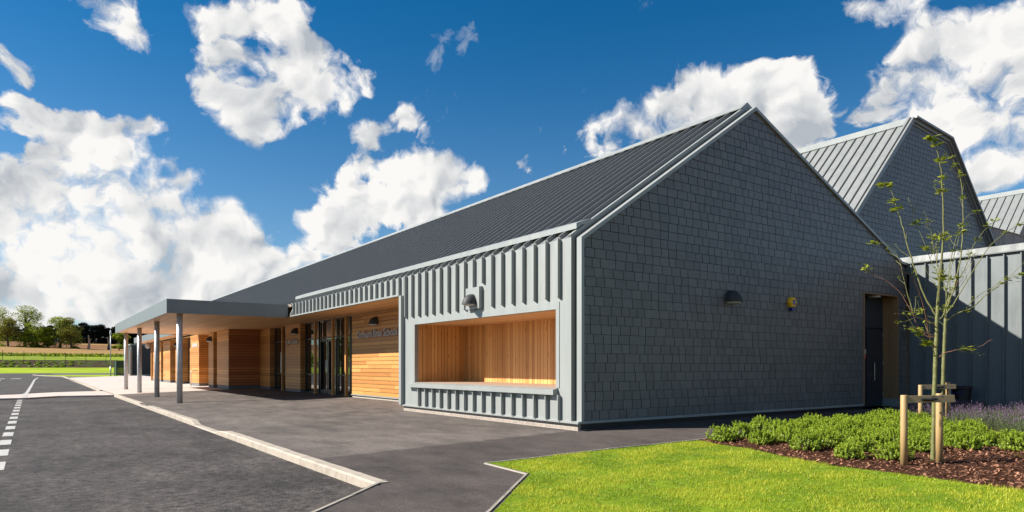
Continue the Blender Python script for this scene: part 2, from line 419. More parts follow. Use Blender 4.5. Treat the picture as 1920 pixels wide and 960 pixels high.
def asphalt(name, lo, hi, tint=(1.05,.98,.96), stone=.35, big=.35, rough=.85, coarse=0.0, patch=None):
    m, t, b = mat(name); oc = ocoord(t)
    n1 = noise(oc, big, 6, .62, t); n2 = noise(ocoord(t, (1, .45, 1)), 2.3, 5, .65, t)
    vo = N('ShaderNodeTexVoronoi', t); vo.inputs['Scale'].default_value = 70; link(oc, vo.inputs['Vector'], t)
    n3 = noise(oc, 60, 3, .7, t); crk = noise(ocoord(t, (1, 1, 1)), .9, 8, .7, t, dist=1.2); n4 = noise(oc, 8, 9, .78, t)
    k = mth('MULTIPLY_ADD', n1.outputs['Fac'], .5, mth('MULTIPLY', n2.outputs['Fac'], .5, tree=t), tree=t)
    c = ramp(t, k, [(.38, tuple(lo*x for x in tint)), (.64, tuple(hi*x for x in tint))])
    if patch:
        # newer, darker surfacing south of a laying joint
        g_ = N('ShaderNodeNewGeometry', t); sp_ = N('ShaderNodeSeparateXYZ', t); link(g_.outputs['Position'], sp_.inputs[0], t)
        e_ = mth('MULTIPLY_ADD', mth('SUBTRACT', n2.outputs['Fac'], .5, tree=t), .25, sp_.outputs[1], tree=t)
        c = mixc(t, mrange(e_, .0, .12, 1, 0, t), c, mixc(t, 1.0, c, patch, 'MULTIPLY'))
    sp = mth('MULTIPLY', mth('SUBTRACT', n3.outputs['Fac'], .5, tree=t), stone*4, tree=t)
    sp = mth('MULTIPLY_ADD', mth('SUBTRACT', n4.outputs['Fac'], .5, tree=t), coarse, sp, tree=t)
    sp2 = N('ShaderNodeSeparateColor', t); link(vo.outputs['Color'], sp2.inputs[0], t)
    st = mrange(sp2.outputs[0], .80, 1.0, 0, 1, t)
    f = mth('MAXIMUM', mth('ADD', mth('ADD', 1.0, sp, tree=t), mth('MULTIPLY', st, stone*2.6, tree=t), tree=t), .12, tree=t)
    cc = N('ShaderNodeCombineColor', t)
    for a in range(3): link(f, cc.inputs[a], t)
    link(mixc(t, 1.0, c, cc.outputs[0], 'MULTIPLY'), b.inputs['Base Color'], t)
    b.inputs['Roughness'].default_value = rough; b.inputs['Specular IOR Level'].default_value = .3
    bump(t, mth('MULTIPLY_ADD', n4.outputs['Fac'], 1.6 if coarse > 1 else .5, mth('ADD', n3.outputs['Fac'], vo.outputs['Distance'], tree=t), tree=t), .7, .010 if coarse > 1 else .004, b); return m
M['carpark'] = asphalt('coarse_asphalt', .021, .076, tint=(1.14,.97,.90), stone=.55, coarse=6.5)
M['path'] = asphalt('path_asphalt', .055, .14, tint=(1.18,.98,.87), stone=.25, big=.30, coarse=.8, patch=(.60,.58,.59))
def concrete(name, c=(.42,.36,.295)):
    m, t, b = mat(name); n = noise(ocoord(t), 5, 7, .7, t); n2 = noise(ocoord(t), .9, 4, .6, t)
    k = mth('MULTIPLY_ADD', n.outputs['Fac'], .6, mth('MULTIPLY', n2.outputs['Fac'], .4, tree=t), tree=t)
    link(ramp(t, k, [(.3, tuple(x*.55 for x in c)), (.5, c), (.75, tuple(x*1.15 for x in c))]), b.inputs['Base Color'], t)
    b.inputs['Roughness'].default_value = .85; bump(t, n.outputs['Fac'], .4, .01, b); return m
M['kerb'] = concrete('kerb_concrete')
M['edging'] = concrete('edging_concrete', (.33,.29,.24))
def paving(name):
    m, t, b = mat(name)
    bt = N('ShaderNodeTexBrick', t); link(ocoord(t), bt.inputs['Vector'], t)
    bt.inputs['Color1'].default_value = (.50,.42,.37,1); bt.inputs['Color2'].default_value = (.42,.33,.30,1)
    bt.inputs['Mortar'].default_value = (.26,.22,.20,1); bt.inputs['Scale'].default_value = 1
    bt.inputs['Brick Width'].default_value = .4; bt.inputs['Row Height'].default_value = .2; bt.inputs['Mortar Size'].default_value = .008
    n = noise(ocoord(t), .7, 5, .6, t)
    link(mixc(t, .5, bt.outputs['Color'], ramp(t, n.outputs['Fac'], [(.3,(.48,.40,.36)),(.7,(.66,.58,.53))])), b.inputs['Base Color'], t)
    b.inputs['Roughness'].default_value = .8; return m
M['paving'] = paving('block_paving')
M['paint'] = simple('road_paint', (.48,.46,.43), .6, 0, .25, 9)
M['black'] = simple('black_frame', (.018,.021,.025), .35, 0, .1)
M['door'] = simple('door_paint', (.030,.033,.042), .4, 0, .08)
M['doorflat'] = simple('door_panel', (.034,.040,.052), .45, 0, .08)
M['lamp'] = simple('lamp_casting', (.035,.035,.037), .65, .0, .1)
M['lens'] = simple('lamp_lens', (.62,.60,.55), .3, 0, .05)
M['steel'] = simple('galvanised', (.56,.57,.58), .45, .25, .14, 9)
M['brushed'] = simple('brushed_steel', (.55,.55,.55), .3, .9, .05)
M['letters'] = simple('letter_metal', (.50,.46,.44), .45, .2, .05)
M['yellow'] = simple('yellow_plastic', (1.0,.52,.01), .35, 0, .04)
M['blue'] = simple('blue_plastic', (.015,.03,.24), .3, 0, .04)
M['white'] = simple('white_plastic', (.6,.6,.59), .45, 0, .04)
M['red'] = simple('red_print', (.55,.02,.02), .5, 0, .04)
M['concrete_plinth'] = simple('plinth_board', (.16,.165,.17), .7, 0, .15)
M['darkmetal'] = simple('dark_cladding', (.045,.050,.055), .5, .1, .06)
M['greenmetal'] = simple('green_paint', (.008,.045,.022), .5, 0, .2)
M['fencepost'] = simple('fence_post', (.02,.025,.02), .6, 0, .1)
M['black_plastic'] = simple('black_plastic', (.012,.013,.016), .45, 0, .1)
def glass(name):
    m, t, b = mat(name); b.inputs['Base Color'].default_value = (.006,.008,.010,1)
    b.inputs['Roughness'].default_value = .015; b.inputs['IOR'].default_value = 2.3
    n = noise(ocoord(t, (1, 1, .5)), .9, 1, .4, t); bump(t, n.outputs['Fac'], .06, .03, b); return m
M['glass'] = glass('window_glass')
def leafmat(name, dark, light, rough=.45, tl=.35, spec=.4):
    m, t, b = mat(name); i = island(t)
    n = noise(ocoord(t), 1.3, 3, .5, t)
    k = mth('MULTIPLY_ADD', i, .7, mth('MULTIPLY', n.outputs['Fac'], .3, tree=t), tree=t)
    c = ramp(t, k, [(.15, dark), (.85, light)])
    link(c, b.inputs['Base Color'], t); b.inputs['Roughness'].default_value = rough
    b.inputs['Specular IOR Level'].default_value = spec
    if tl:
        tr = N('ShaderNodeBsdfTranslucent', t); link(c, tr.inputs[0], t)
        mxs = N('ShaderNodeMixShader', t); mxs.inputs[0].default_value = tl
        link(b.outputs[0], mxs.inputs[1], t); link(tr.outputs[0], mxs.inputs[2], t)
        o = [x for x in t.nodes if x.type == 'OUTPUT_MATERIAL'][0]; link(mxs.outputs[0], o.inputs[0], t)
    return m
M['grass'] = leafmat('grass_blades', (.36,.42,.018), (.76,.74,.07), .55, .45)
M['shrub'] = leafmat('shrub_leaves', (.06,.15,.008), (.58,.70,.06), .4, .28)
M['treeleaf'] = leafmat('young_leaves', (.14,.20,.015), (.50,.52,.06), .4, .35)
M['farleaf'] = leafmat('field_tree_leaves', (.05,.095,.006), (.44,.52,.03), .6, .4, .2)
M['farleaf2'] = leafmat('field_tree_leaves_olive', (.09,.10,.015), (.42,.40,.06), .6, .35, .2)
M['pine'] = leafmat('pine_needles', (.004,.009,.008), (.018,.028,.018), .7, .1, .1)
M['lavleaf'] = leafmat('lavender_leaves', (.07,.10,.035), (.17,.21,.09), .6, .2)
M['lavflower'] = leafmat('lavender_flowers', (.12,.06,.13), (.30,.20,.30), .7, .2)
M['fern'] = leafmat('fern_fronds', (.10,.12,.01), (.36,.26,.03), .5, .3)
M['chips'] = leafmat('bark_chips', (.04,.014,.008), (.46,.22,.13), .8, 0, .2)
M['bark_y'] = simple('young_bark', (.17,.17,.055), .7, 0, .35, 30, .3)
M['bark_r'] = simple('red_twig', (.20,.08,.05), .6, 0, .25, 30)
M['bark_g'] = simple('old_bark', (.10,.075,.05), .9, 0, .3, 8)
def ground(name, stops, s1=.3, s2=4.0, rough=.95, mixk=.5, bm=.0, stretch=(1,1,1)):
    m, t, b = mat(name); a = noise(ocoord(t, stretch), s1, 6, .6, t); c = noise(ocoord(t, stretch), s2, 6, .7, t)
    k = mth('MULTIPLY_ADD', a.outputs['Fac'], 1-mixk, mth('MULTIPLY', c.outputs['Fac'], mixk, tree=t), tree=t)
    link(ramp(t, k, stops), b.inputs['Base Color'], t); b.inputs['Roughness'].default_value = rough
    b.inputs['Specular IOR Level'].default_value = .1
    if bm: bump(t, c.outputs['Fac'], bm, .05, b)
    return m
M['lawn'] = ground('lawn_soil', [(.3,(.07,.13,.008)),(.5,(.16,.24,.012)),(.7,(.28,.36,.02))], .9, 14)
M['lawn_far'] = ground('far_lawn', [(.32,(.13,.21,.012)),(.5,(.28,.38,.016)),(.66,(.46,.50,.03))], .12, .9, stretch=(.35,1,1))
M['mulch'] = ground('mulch_base', [(.3,(.025,.010,.006)),(.7,(.13,.055,.03))], 3, 30, bm=.8)
M['bedfar'] = ground('far_bed', [(.35,(.03,.018,.010)),(.5,(.06,.035,.02)),(.6,(.05,.10,.012))], .3, .7)
M['rough_green'] = ground('rough_green', [(.35,(.06,.10,.012)),(.5,(.22,.29,.02)),(.65,(.38,.42,.03))], .08, .9, stretch=(.4,1,1))
M['field'] = ground('dry_field', [(.3,(.16,.13,.03)),(.45,(.32,.19,.07)),(.7,(.42,.26,.12))], .07, .5, stretch=(.5,1,1))
M['scrub'] = ground('scrub', [(.35,(.10,.11,.02)),(.5,(.22,.10,.045)),(.7,(.26,.16,.07))], .05, .4, stretch=(.3,1,1))

# ================================================================== SETTING
def g(x, y=0):
    """height of the footpath: it falls gently away from the school"""
    return .03*min(max(x, -6.0), 1.5)
KX = -5.0                     # kerb line
CP = -.25                    # car park level
def kerb_drop(y):
    """0 = full upstand, 1 = dropped kerb"""
    def s(a, b, v): t = min(max((v-a)/(b-a), 0), 1); return t
    d1 = s(5.5, 6.2, y)*(1-s(8.2, 8.7, y)); d2 = s(16.6, 17.1, y)*(1-s(18.2, 18.7, y))
    return max(d1, d2)
def grid(name, xs, ys, zf, m, **tags):
    V = [(x, y, zf(x, y)) for y in ys for x in xs]; nx = len(xs); F = []
    for j in range(len(ys)-1):
        for i in range(nx-1):
            a = j*nx+i; F.append((a, a+1, a+nx+1, a+nx))
    return np_mesh(name, np.array(V), np.array(F), m, **tags)
def lin(a, b, n): return [a+(b-a)*i/n for i in range(n+1)]
ST = dict(kind='structure')
# one big sheet to the horizon, then the surfaces on it
def terr(y):
    P = [(-60,-.30),(165,-.30),(190,.85),(200,2.75),(225,4.0),(310,8.7),(395,13.6),(520,15.5),(2200,16)]
    for (a, za), (b, zb) in zip(P, P[1:]):
        if y <= b: return za+(zb-za)*(y-a)/(b-a) if y >= a else za
    return P[-1][1]
ys = [-400,-60,0,60,120,165,172,180,190,195,200,208,216,225,250,280,310,350,395,450,520,900,2200]
grid('ground', lin(-1500, 1500, 60), ys, lambda x, y: terr(y)-.06+(0 if y < 190 else .6*math.sin(x*.021+y*.01)*min(1, (y-190)/60)), M['field'], **ST)
def strip(name, y0, y1, m, dz, n=6):
    grid(name, lin(-420, 420, 84), lin(y0, y1, n), lambda x, y: terr(y)+dz+(0 if y < 190 else .6*math.sin(x*.021+y*.01)*min(1, (y-190)/60)), m, **ST)
strip('far_lawn', 164, 190.2, M['lawn_far'], 0, 10)
strip('planting_bank', 190, 200.3, M['bedfar'], .004, 4)
strip('rough_grass_bank', 200, 225, M['rough_green'], .008, 6)
strip('dry_grass_field', 224.5, 312, M['field'], .012, 12)
strip('scrub_slope', 300, 420, M['scrub'], .02, 10)
# car park
grid('car_park', lin(-60, KX+.02, 40), lin(-14, 166, 60), lambda x, y: CP, M['carpark'], **ST)
grid('access_road', [KX+.01, 0, 20, 60], [85, 100, 130, 166], lambda x, y: -.255, M['path'], **ST)
mb = MB(); mb.add([(-1.5,104,-.245),(2.8,101,-.245),(3.5,128,-.245),(-7.5,128,-.245),(-6.5,112,-.245)], [(0,1,2,3,4)])
mb.build('grass_island', M['lawn_far'], **ST)
# footpath beside the school
def fz(x, y):
    z = g(x)
    if x < -3.6:
        k = kerb_drop(y)*min(1, (-3.6-x)/1.25); z = z*(1-k)+(-.235)*k
    return z
ysf = sorted(set([round(v,3) for v in lin(-16, 28, 176)]))
xsf = [-24,-16,-12,-9,-8,-7,-6.4,-6]+[round(v,3) for v in lin(-5.8,1.6,37)]+[2.2,4,8,13,14]
PX = []
V=[];F=[];nx=len(xsf)
for y in ysf:
    for x in xsf: V.append((x, y, fz(x, y)))
for j in range(len(ysf)-1):
    for i in range(nx-1):
        xm=(xsf[i]+xsf[i+1])/2; ym=(ysf[j]+ysf[j+1])/2
        if xm < KX and ym > -2.5+ (xm-KX)*.86+.2: continue
        a=j*nx+i; F.append((a,a+1,a+nx+1,a+nx))
np_mesh('footpath', np.array(V), np.array(F), M['path'], **ST)
# block paving of the forecourt and the raised crossing over the car park
grid('forecourt_paving', [KX,-4,-2,0,1.5,3], lin(27.8, 86, 20), lambda x, y: g(x)+.006, M['paving'], **ST)
mb = MB()
cr = [(KX+.05,28.3),(-7.2,28.6),(-8.4,27.2),(-12,26.6),(-40,26.0),(-40,30.0),(-12,30.8),(-9,31.6),(-8.0,33.2),(-7.2,34.2),(KX+.05,35.0)]
mb.prism(cr, 'z', CP-.02, CP+.07); mb.build('paved_crossing', M['paving'], **ST)
# car park continues between crossing and far kerb; kerb edge of the forecourt beyond
def kerb_run(name, pts, w, ztop, depth=.25, m='kerb', seg=.9, chamf=.02, droppable=False):
    """concrete kerb stones laid end to end along pts"""
    mb = MB()
    for (a, b) in zip(pts, pts[1:]):
        a = Vector(a); b = Vector(b); L = (b-a).length; n = max(1, round(L/seg)); d = (b-a)/L; nn = Vector((-d.y, d.x))
        for i in range(n):
            cuts = [0, .5, 1] if droppable else [0, 1]
            g0 = .004
            P = []
            for c in cuts:
                s = (i+c)*L/n + (g0 if c == 0 else -g0 if c == 1 else 0)
                p = a+d*s; k = kerb_drop(p.y) if droppable else 0
                zt = ztop(p.x, p.y) if callable(ztop) else ztop
                zt = zt*(1-k)+(CP+.03)*k + random.uniform(-.004, .004)
                P.append((p, zt))
            for (p, zp), (q, zq) in zip(P, P[1:]):
                o1, o2 = nn*w, nn*(w-chamf)
                mb.add([(p.x,p.y,zp-depth),(p.x,p.y,zp),(p.x+o2.x,p.y+o2.y,zp),(p.x+o1.x,p.y+o1.y,zp-chamf),(p.x+o1.x,p.y+o1.y,zp-depth),
                        (q.x,q.y,zq-depth),(q.x,q.y,zq),(q.x+o2.x,q.y+o2.y,zq),(q.x+o1.x,q.y+o1.y,zq-chamf),(q.x+o1.x,q.y+o1.y,zq-depth)],
                       [(0,1,2,3,4),(9,8,7,6,5),(1,6,7,2),(2,7,8,3),(3,8,9,4),(0,5,6,1)])
    return mb.build(name, M[m], kind='structure')
kerb_run('kerb', [(-4.88,-2.42),(-4.88,27.9)], .16, lambda x, y: fz(-4.85, y)+.012 if kerb_drop(y) == 0 else fz(-4.85,y)+.012, droppable=True)
kerb_run('kerb', [(KX,35),(-4.9,45),(-4.6,104)], .14, -.13)
kerb_run('kerb', [(-4.6,104),(-6.5,112),(-8,128)], .14, -.16)
kerb_run('path_edging', [(-4.86,-2.30),(-6.10,-3.40),(-9.2,-6.15),(-14,-10.4)][::-1], .06, lambda x, y: g(x)+.012, m='edging')
kerb_run('lawn_edging', [(-12.3,-11.6),(-4.82,-4.46),(-3.36,-3.08),(-3.29,-2.04),(-2.58,-2.13),(-1.25,-2.22),(.46,-2.46),(3,-2.42),(6,-2.40),(11.6,-2.3)], .05, lambda x, y: g(x)+.014, m='edging')
# painted lines
mb = MB()
for y in [round(2.2+1.9*i, 2) for i in range(15)]:
    mb.add([(-8.76,y,CP+.004),(-8.58,y,CP+.004),(-8.58,y+1.0,CP+.004),(-8.76,y+1.0,CP+.004)], [(0,1,2,3)])
def band(P, w, z):
    V = []
    for i, p in enumerate(P):
        V += [(p[0]-w/2, p[1], z), (p[0]+w/2, p[1], z)]
    mb.add(V, [(2*i, 2*i+1, 2*i+3, 2*i+2) for i in range(len(P)-1)])
band([(-8.5,34.6),(-8.42,40),(-8.2,60),(-8.0,80),(-7.6,97)], .16, CP+.004)
band([(-8.52,27.9),(-8.50,33.0)], .22, CP+.076)
for i in range(5): mb.add([(-10.2-1.5*i,88,CP+.004),(-9.3-1.5*i,88,CP+.004),(-9.3-1.5*i,91,CP+.004),(-10.2-1.5*i,91,CP+.004)], [(0,1,2,3)])
mb.add([(-14,77,CP+.004),(-10.8,77,CP+.004),(-10.8,79,CP+.004),(-14,79,CP+.004)], [(0,1,2,3)])
mb.build('road_markings', M['paint'], **ST)

# ================================================================== SCHOOL
SCH = thing('school_building', 'long low building with slate gable, grey zinc front and roof, timber-lined entrance and flat canopy', 'school building', (0, 0, 0))
SP = .383                                       # spacing of the standing seams
EZ = 3.62                                       # where wall turns into roof
AX, AZ = 5.31, 7.20                             # ridge
BX, BZ = 12.2, 4.26                             # right eave
k1 = (AZ-EZ)/AX; k2 = (AZ-BZ)/(BX-AX)
LEN = 56.0
def roofz(x): return EZ+k1*x if x <= AX else AZ-k2*(x-AX)
# --- slate gable
def clip(poly, a, b, c):
    """keep a*x+b*z<=c"""
    out = []
    for i in range(len(poly)):
        p, q = poly[i], poly[(i+1) % len(poly)]; dp, dq = a*p[0]+b*p[1]-c, a*q[0]+b*q[1]-c
        if dp <= 0: out.append(p)
        if (dp < 0 < dq) or (dq < 0 < dp):
            t = dp/(dp-dq); out.append((p[0]+t*(q[0]-p[0]), p[1]+t*(q[1]-p[1])))
    return out
def slates(mb, x0, x1, z0, z1, planes, hole=None, yb=0.0, gauge=.18, wmin=.19, wmax=.31, lr=None):
    lr = lr or random.Random(3)
    z = z0; row = 0
    while z < z1:
        x = x0-lr.uniform(0, .3)
        while x < x1:
            w = lr.uniform(wmin, wmax)
            if lr.random() < .08: w *= 1.45
            j = .0075
            dz = lr.uniform(-.002, .002)
            poly = [(max(x+j, x0), z+dz), (min(x+w-j, x1), z+dz), (min(x+w-j, x1), z+gauge-.010), (max(x+j, x0), z+gauge-.010)]
            ps = [poly] if poly[1][0]-poly[0][0] > .02 else []
            if hole and ps:
                hx0, hx1, hz1 = hole
                if poly[0][0] < hx1 and poly[1][0] > hx0 and z < hz1:
                    ps = []
                    if poly[0][0] < hx0: ps.append(clip(poly, 1, 0, hx0))
                    if poly[1][0] > hx1: ps.append(clip(poly, -1, 0, -hx1))
                    if z+gauge > hz1: ps.append(clip(clip(clip(poly, 0, -1, -hz1), 1, 0, hx1), -1, 0, -hx0))
            for pl in ps:
                for (a, b, c) in planes:
                    if pl: pl = clip(pl, a, b, c)
                if len(pl) >= 3:
                    t0 = lr.uniform(.013, .0155); tilt = lr.uniform(-.002, .002)
                    n = len(pl)
                    F = [(p[0], yb-(t0-(p[1]-z)/gauge*.005)-tilt*(p[0]-x)/w, p[1]) for p in pl]
                    B = [(p[0], yb+.004, p[1]) for p in pl]
                    mb.add(F+B, [tuple(range(n))]+[(i, n+i, n+(i+1)%n, (i+1)%n) for i in range(n)])
            x += w
        z += gauge; row += 1
DX0, DX1, DZ = 10.13, 12.0, 3.19
GY = -.075
mb = MB()
pl = [(-k1, 1, EZ-.13), (k2, 1, AZ+k2*AX-.12)]
slates(mb, .16, 12.55, .19, 7.3, pl, (DX0-.02, DX1+.02, DZ+.02), GY)
mb.build('slate_gable', M['slate'], SCH)
mb = MB()
def wallpoly(x0, x1):
    P = [(x0, .02), (x1, .02), (x1, min(roofz(x1), 9)-.06)]
    if x0 < AX < x1: P.append((AX, AZ-.06))
    P.append((x0, roofz(x0)-.06)); return P
mb.prism(wallpoly(.10, DX0-.03), 'y', GY+.006, .10)
mb.prism([(DX0-.03, DZ+.03), (DX1+.03, DZ+.03), (DX1+.03, roofz(DX1+.03)-.06), (DX0-.03, roofz(DX0-.03)-.06)], 'y', GY+.006, .10)
mb.prism([(DX1+.03, .02), (12.56, .02), (12.56, 4.1), (DX1+.03, roofz(DX1+.03)-.07)], 'y', GY+.006, .10)
mb.build('gable_backing', M['black'], SCH)
# --- zinc verge trims that follow the gable outline
def strip2(mb, path, a, b, y0, y1):
    """band between offsets a and b (a outside) left of the path, extruded y0..y1"""
    def offs(d):
        out = []
        for i, p in enumerate(path):
            p = Vector(p); nn = []
            if i > 0: t = (p-Vector(path[i-1])).normalized(); nn.append(Vector((-t.y, t.x)))
            if i < len(path)-1: t = (Vector(path[i+1])-p).normalized(); nn.append(Vector((-t.y, t.x)))
            m = sum(nn, Vector((0,0))).normalized(); c = m.dot(nn[0]); out.append(p+m*d/c)
        return out
    A, B = offs(a), offs(b)
    for i in range(len(path)-1):
        q = [A[i], A[i+1], B[i+1], B[i]]
        mb.prism([(v.x, v.y) for v in q], 'y', y0, y1)
OUT = [(0, .17), (0, EZ), (AX, AZ), (BX, BZ), (12.60, 4.235)]
mb = MB(); strip2(mb, OUT, -.045, -.115, -.135, .0); strip2(mb, OUT, .003, -.20, .105, .135)
strip2(mb, OUT[1:], .05, -.02, .1, .18)
mb.build('verge_trim', M['zinc'], SCH)
# --- roof
def seam_roof(mb, x0, x1, y, p=.055, w=.022, f=roofz):
    z0, z1 = f(x0), f(x1); L = math.hypot(x1-x0, z1-z0); nx, nz = -(z1-z0)/L, (x1-x0)/L
    mb.prism([(x0, z0), (x1, z1), (x1+nx*p, z1+nz*p), (x0+nx*p, z0+nz*p)], 'y', y-w/2, y+w/2)
mb = MB()
def slab(mb, x0, x1, y0, y1, f=roofz, t=.10):
    mb.add([(x0,y0,f(x0)),(x1,y0,f(x1)),(x1,y1,f(x1)),(x0,y1,f(x0)),(x0,y0,f(x0)-t),(x1,y0,f(x1)-t),(x1,y1,f(x1)-t),(x0,y1,f(x0)-t)],
        [(0,1,2,3),(7,6,5,4),(0,4,5,1),(1,5,6,2),(2,6,7,3),(3,7,4,0)])
slab(mb, .012, AX, .137, 16.85); slab(mb, .012, AX, 16.85, LEN)
slab(mb, AX, BX, .137, LEN)
y = .418
i = 0
while y < LEN:
    seam_roof(mb, .30 if y < 16.8 else .02, AX-.03, y, p=.082)
    if y < 12: seam_roof(mb, AX+.03, BX, y)
    y += SP
mb.build('roof', M['zinc_main_shaded'], SCH)
mb = MB()
for (a, b) in zip(lin(.09, LEN, 19), lin(.09, LEN, 19)[1:]):
    mb.prism([(AX-.22, roofz(AX-.22)+.105), (AX, AZ+.125), (AX+.22, roofz(AX+.22)+.105), (AX+.22, roofz(AX+.22)+.002), (AX, roofz(AX)-.0), (AX-.215, roofz(AX-.22)+.090)], 'y', a+.002, b-.002)
mb.build('ridge_cap', M['zinc'], SCH)
mb = MB()
for (a, b) in zip(lin(.09, 16.8, 8), lin(.09, 16.8, 8)[1:]):
    mb.prism([(.115, 3.795), (.115, 3.895), (.15, 3.915), (.48, roofz(.48)+.09), (.48, roofz(.48)-.01), (.26, roofz(.26)+.09), (.14, 3.80)], 'y', a+.0015, b-.0015)
mb.build('gutter', M['zinc'], SCH)
mb = MB()                                           # exposed tile-coloured eave beyond the fascia
for i in range(90):
    y0 = 16.95+i*SP
    mb.tube([(-.02, y0, EZ-.03), (.10, y0, EZ+.02)], .03, 6)
mb.box(-.02, .03, 16.87, LEN, EZ-.10, EZ-.04); mb.build('eave', M['bench'], SCH)
# far gable end and rear wall (close the volume)
mb = MB(); mb.prism(wallpoly(.62, 12.5), 'y', LEN-.15, LEN-.02); mb.box(12.4, 12.5, 2.6, LEN-.2, 0, 4.1); mb.build('rear_wall', M['darkmetal'], SCH)
# --- zinc front of the porch block with its seams
NY0, NY1, NZ0, NZ1 = .552, 6.508, .79, 2.30         # seat niche
mb = MB()
mb.box(0, .10, .137, NY0, .17, EZ); mb.box(0, .10, NY1, 7.02, .17, EZ)
mb.box(0, .10, NY0, NY1, NZ1, EZ); mb.box(0, .10, NY0, NY1, .17, NZ0-.10)
mb.box(.02, .10, 7.02, 7.14, .17, EZ)
def wall_seam(mb, y, z0, z1, top=True, taper=True, p=.082, w=.024):
    P = [(0, z0), (-p, z0+(.055 if taper else 0)), (-p, z1+.02), (0, z1+.001)]
    mb.prism(P, 'y', y-w/2, y+w/2)
    if top: seam_roof(mb, .0, .215, y, p, w)
for k in range(18):
    y = .418+SP*k
    up = 2.47+.0*k
    if 5 < k < 9 and k == 7: up = 3.02
    wall_seam(mb, y, up, EZ)
    if k <= 15: wall_seam(mb, y, .175, .64, False, False)
mb.build('front_cladding', M['zinc'], SCH)
mb = MB(); mb.prism([(0, 2.50), (-.10, 2.50), (-.10, 2.985), (0, 3.0)], 'y', 3.17, 3.74); mb.build('lamp_mounting_box', M['zinc'], SCH)
# fascia over the entrance
mb = MB(); mb.box(0, .06, 7.14, 16.80, 3.12, EZ)
for k in range(18, 43):
    wall_seam(mb, .418+SP*k, 3.165, EZ, True, False)
mb.box(-.095, .0, 7.27, 16.86, 3.115, 3.162)
mb.prism([(-.095, 3.165), (.14, EZ+.09), (.30, 3.95), (.30, 3.55), (.0, 3.165)], 'y', 16.80, 16.86)
mb.build('fascia', M['zinc'], SCH)
# niche
T = thing  # (parts below hang on the school)
mb = MB(); lr = random.Random(5)
ND = 1.56
y = NY0
while y < NY1-.001:                                  # back boards
    w = min(lr.choice([.09,.11,.125,.14]), NY1-y); mb.box(ND+lr.uniform(0,.006), ND+.03, y+.0055, y+w-.0055, NZ0, NZ1); y += w
x = .10
while x < ND-.001:
    w = min(lr.choice([.09,.11,.125,.14]), ND-x)
    mb.box(x+.0055, x+w-.0055, NY1-lr.uniform(0,.004), NY1+.03, NZ0, NZ1); mb.box(x+.003, x+w-.003, NY0-.03, NY0+lr.uniform(0,.004), NZ0, NZ1); x += w
niche = mb.build('seat_niche', M['niche'], SCH)
mb = MB(); mb.box(ND+.03, ND+.08, NY0-.05, NY1+.05, NZ0-.1, NZ1+.1); mb.box(.1, ND+.05, NY1+.03, NY1+.07, NZ0-.1, NZ1+.1); mb.box(.1, ND+.05, NY0-.07, NY0-.03, NZ0-.1, NZ1+.1)
mb.build('niche_backing', M['black'], niche)
mb = MB(); x = .102
while x < ND:
    w = .125; mb.box(x+.003, min(x+w, ND)-.003, NY0, NY1, NZ1, NZ1+.03); x += w
mb.build('niche_ceiling', M['soffit'], niche)
mb = MB(); x = .02
while x < ND:
    w = .145; mb.box(x+.004, min(x+w, ND)-.004, NY0, NY1, NZ0-.04, NZ0-.002+lr.uniform(0,.002)); x += w
mb.build('bench_seat', M['bench'], niche)
mb = MB(); mb.prism([(-.125, .655), (-.125, .755), (.018, .785), (.018, .655)], 'y', .497, 6.74); mb.build('window_sill', M['zinc'], niche)
mb = MB()
for (a,b,c,d) in ((NY0-.10, NY0, NZ0, NZ1), (NY1, NY1+.10, NZ0, NZ1), (NY0-.10, NY1+.10, NZ1+.001, 2.44)):
    mb.box(-.012, .002, a, b, c, d)
mb.box(-.010, .10, NY1-.035, NY1-.002, NZ0, NZ1)
mb.build('niche_frame', M['zinc'], niche)
# post at the left end of the porch block
mb = MB(); mb.box(-.085, .02, 7.14, 7.27, .17, 3.12); mb.box(.02, 1.56, 7.14, 7.24, .17, 3.12); mb.build('end_trim', M['zinc'], SCH)
# --- plinth and base trim
mb = MB(); mb.box(.025, .10, .0, 7.2, -.2, .125); mb.box(.025, DX0-.02, -.055, 0, -.2, .125); mb.box(DX1+.02, 12.56, -.055, 0, -.2, .125)
mb.build('brick_plinth', M['brick'], SCH)
mb = MB(); mb.prism([(-.045, .133), (-.045, .166), (.0, .176), (.10, .176), (.10, .133)], 'y', -.14, 7.30)
mb.prism([(-.118, .133), (-.118, .168), (-.10, .184), (-.02, .186), (-.02, .133)], 'x', .0, DX0-.02)
mb.prism([(-.118, .133), (-.118, .168), (-.10, .184), (-.02, .186), (-.02, .133)], 'x', DX1+.01, 12.5)
mb.build('base_trim', M['zinc'], SCH)
# --- timber board walls
def boards(mb, plane, c, a0, a1, z0, z1, h=.136, gap=.015, t=.022, face=-1, lr=None, joint=True):
    """horizontal boards on plane x=c ('x', along y) or y=c ('y', along x); outer face looks to face"""
    lr = lr or random.Random(int(abs(a0*131+z0*7+c*17)))
    z = z0
    while z < z1-.02:
        hh = min(h, z1-z); a = a0
        while a < a1-.001:
            L = lr.uniform(1.8, 4.2) if joint else 99
            b = min(a+L, a1)
            if a1-b < .4: b = a1
            off = lr.uniform(0, .0035)
            u0, u1 = sorted((c+face*off, c-face*t))
            if plane == 'x': mb.box(u0, u1, a+.0015, b-.0015, z+gap/2, z+hh-gap/2)
            else: mb.box(a+.0015, b-.0015, u0, u1, z+gap/2, z+hh-gap/2)
            a = b
        z += h
SOF = 3.12; EX = 1.55
mb = MB(); boards(mb, 'x', EX, 7.24, 14.64, .17, SOF); w1 = mb.build('timber_wall', M['wood_y'], SCH)
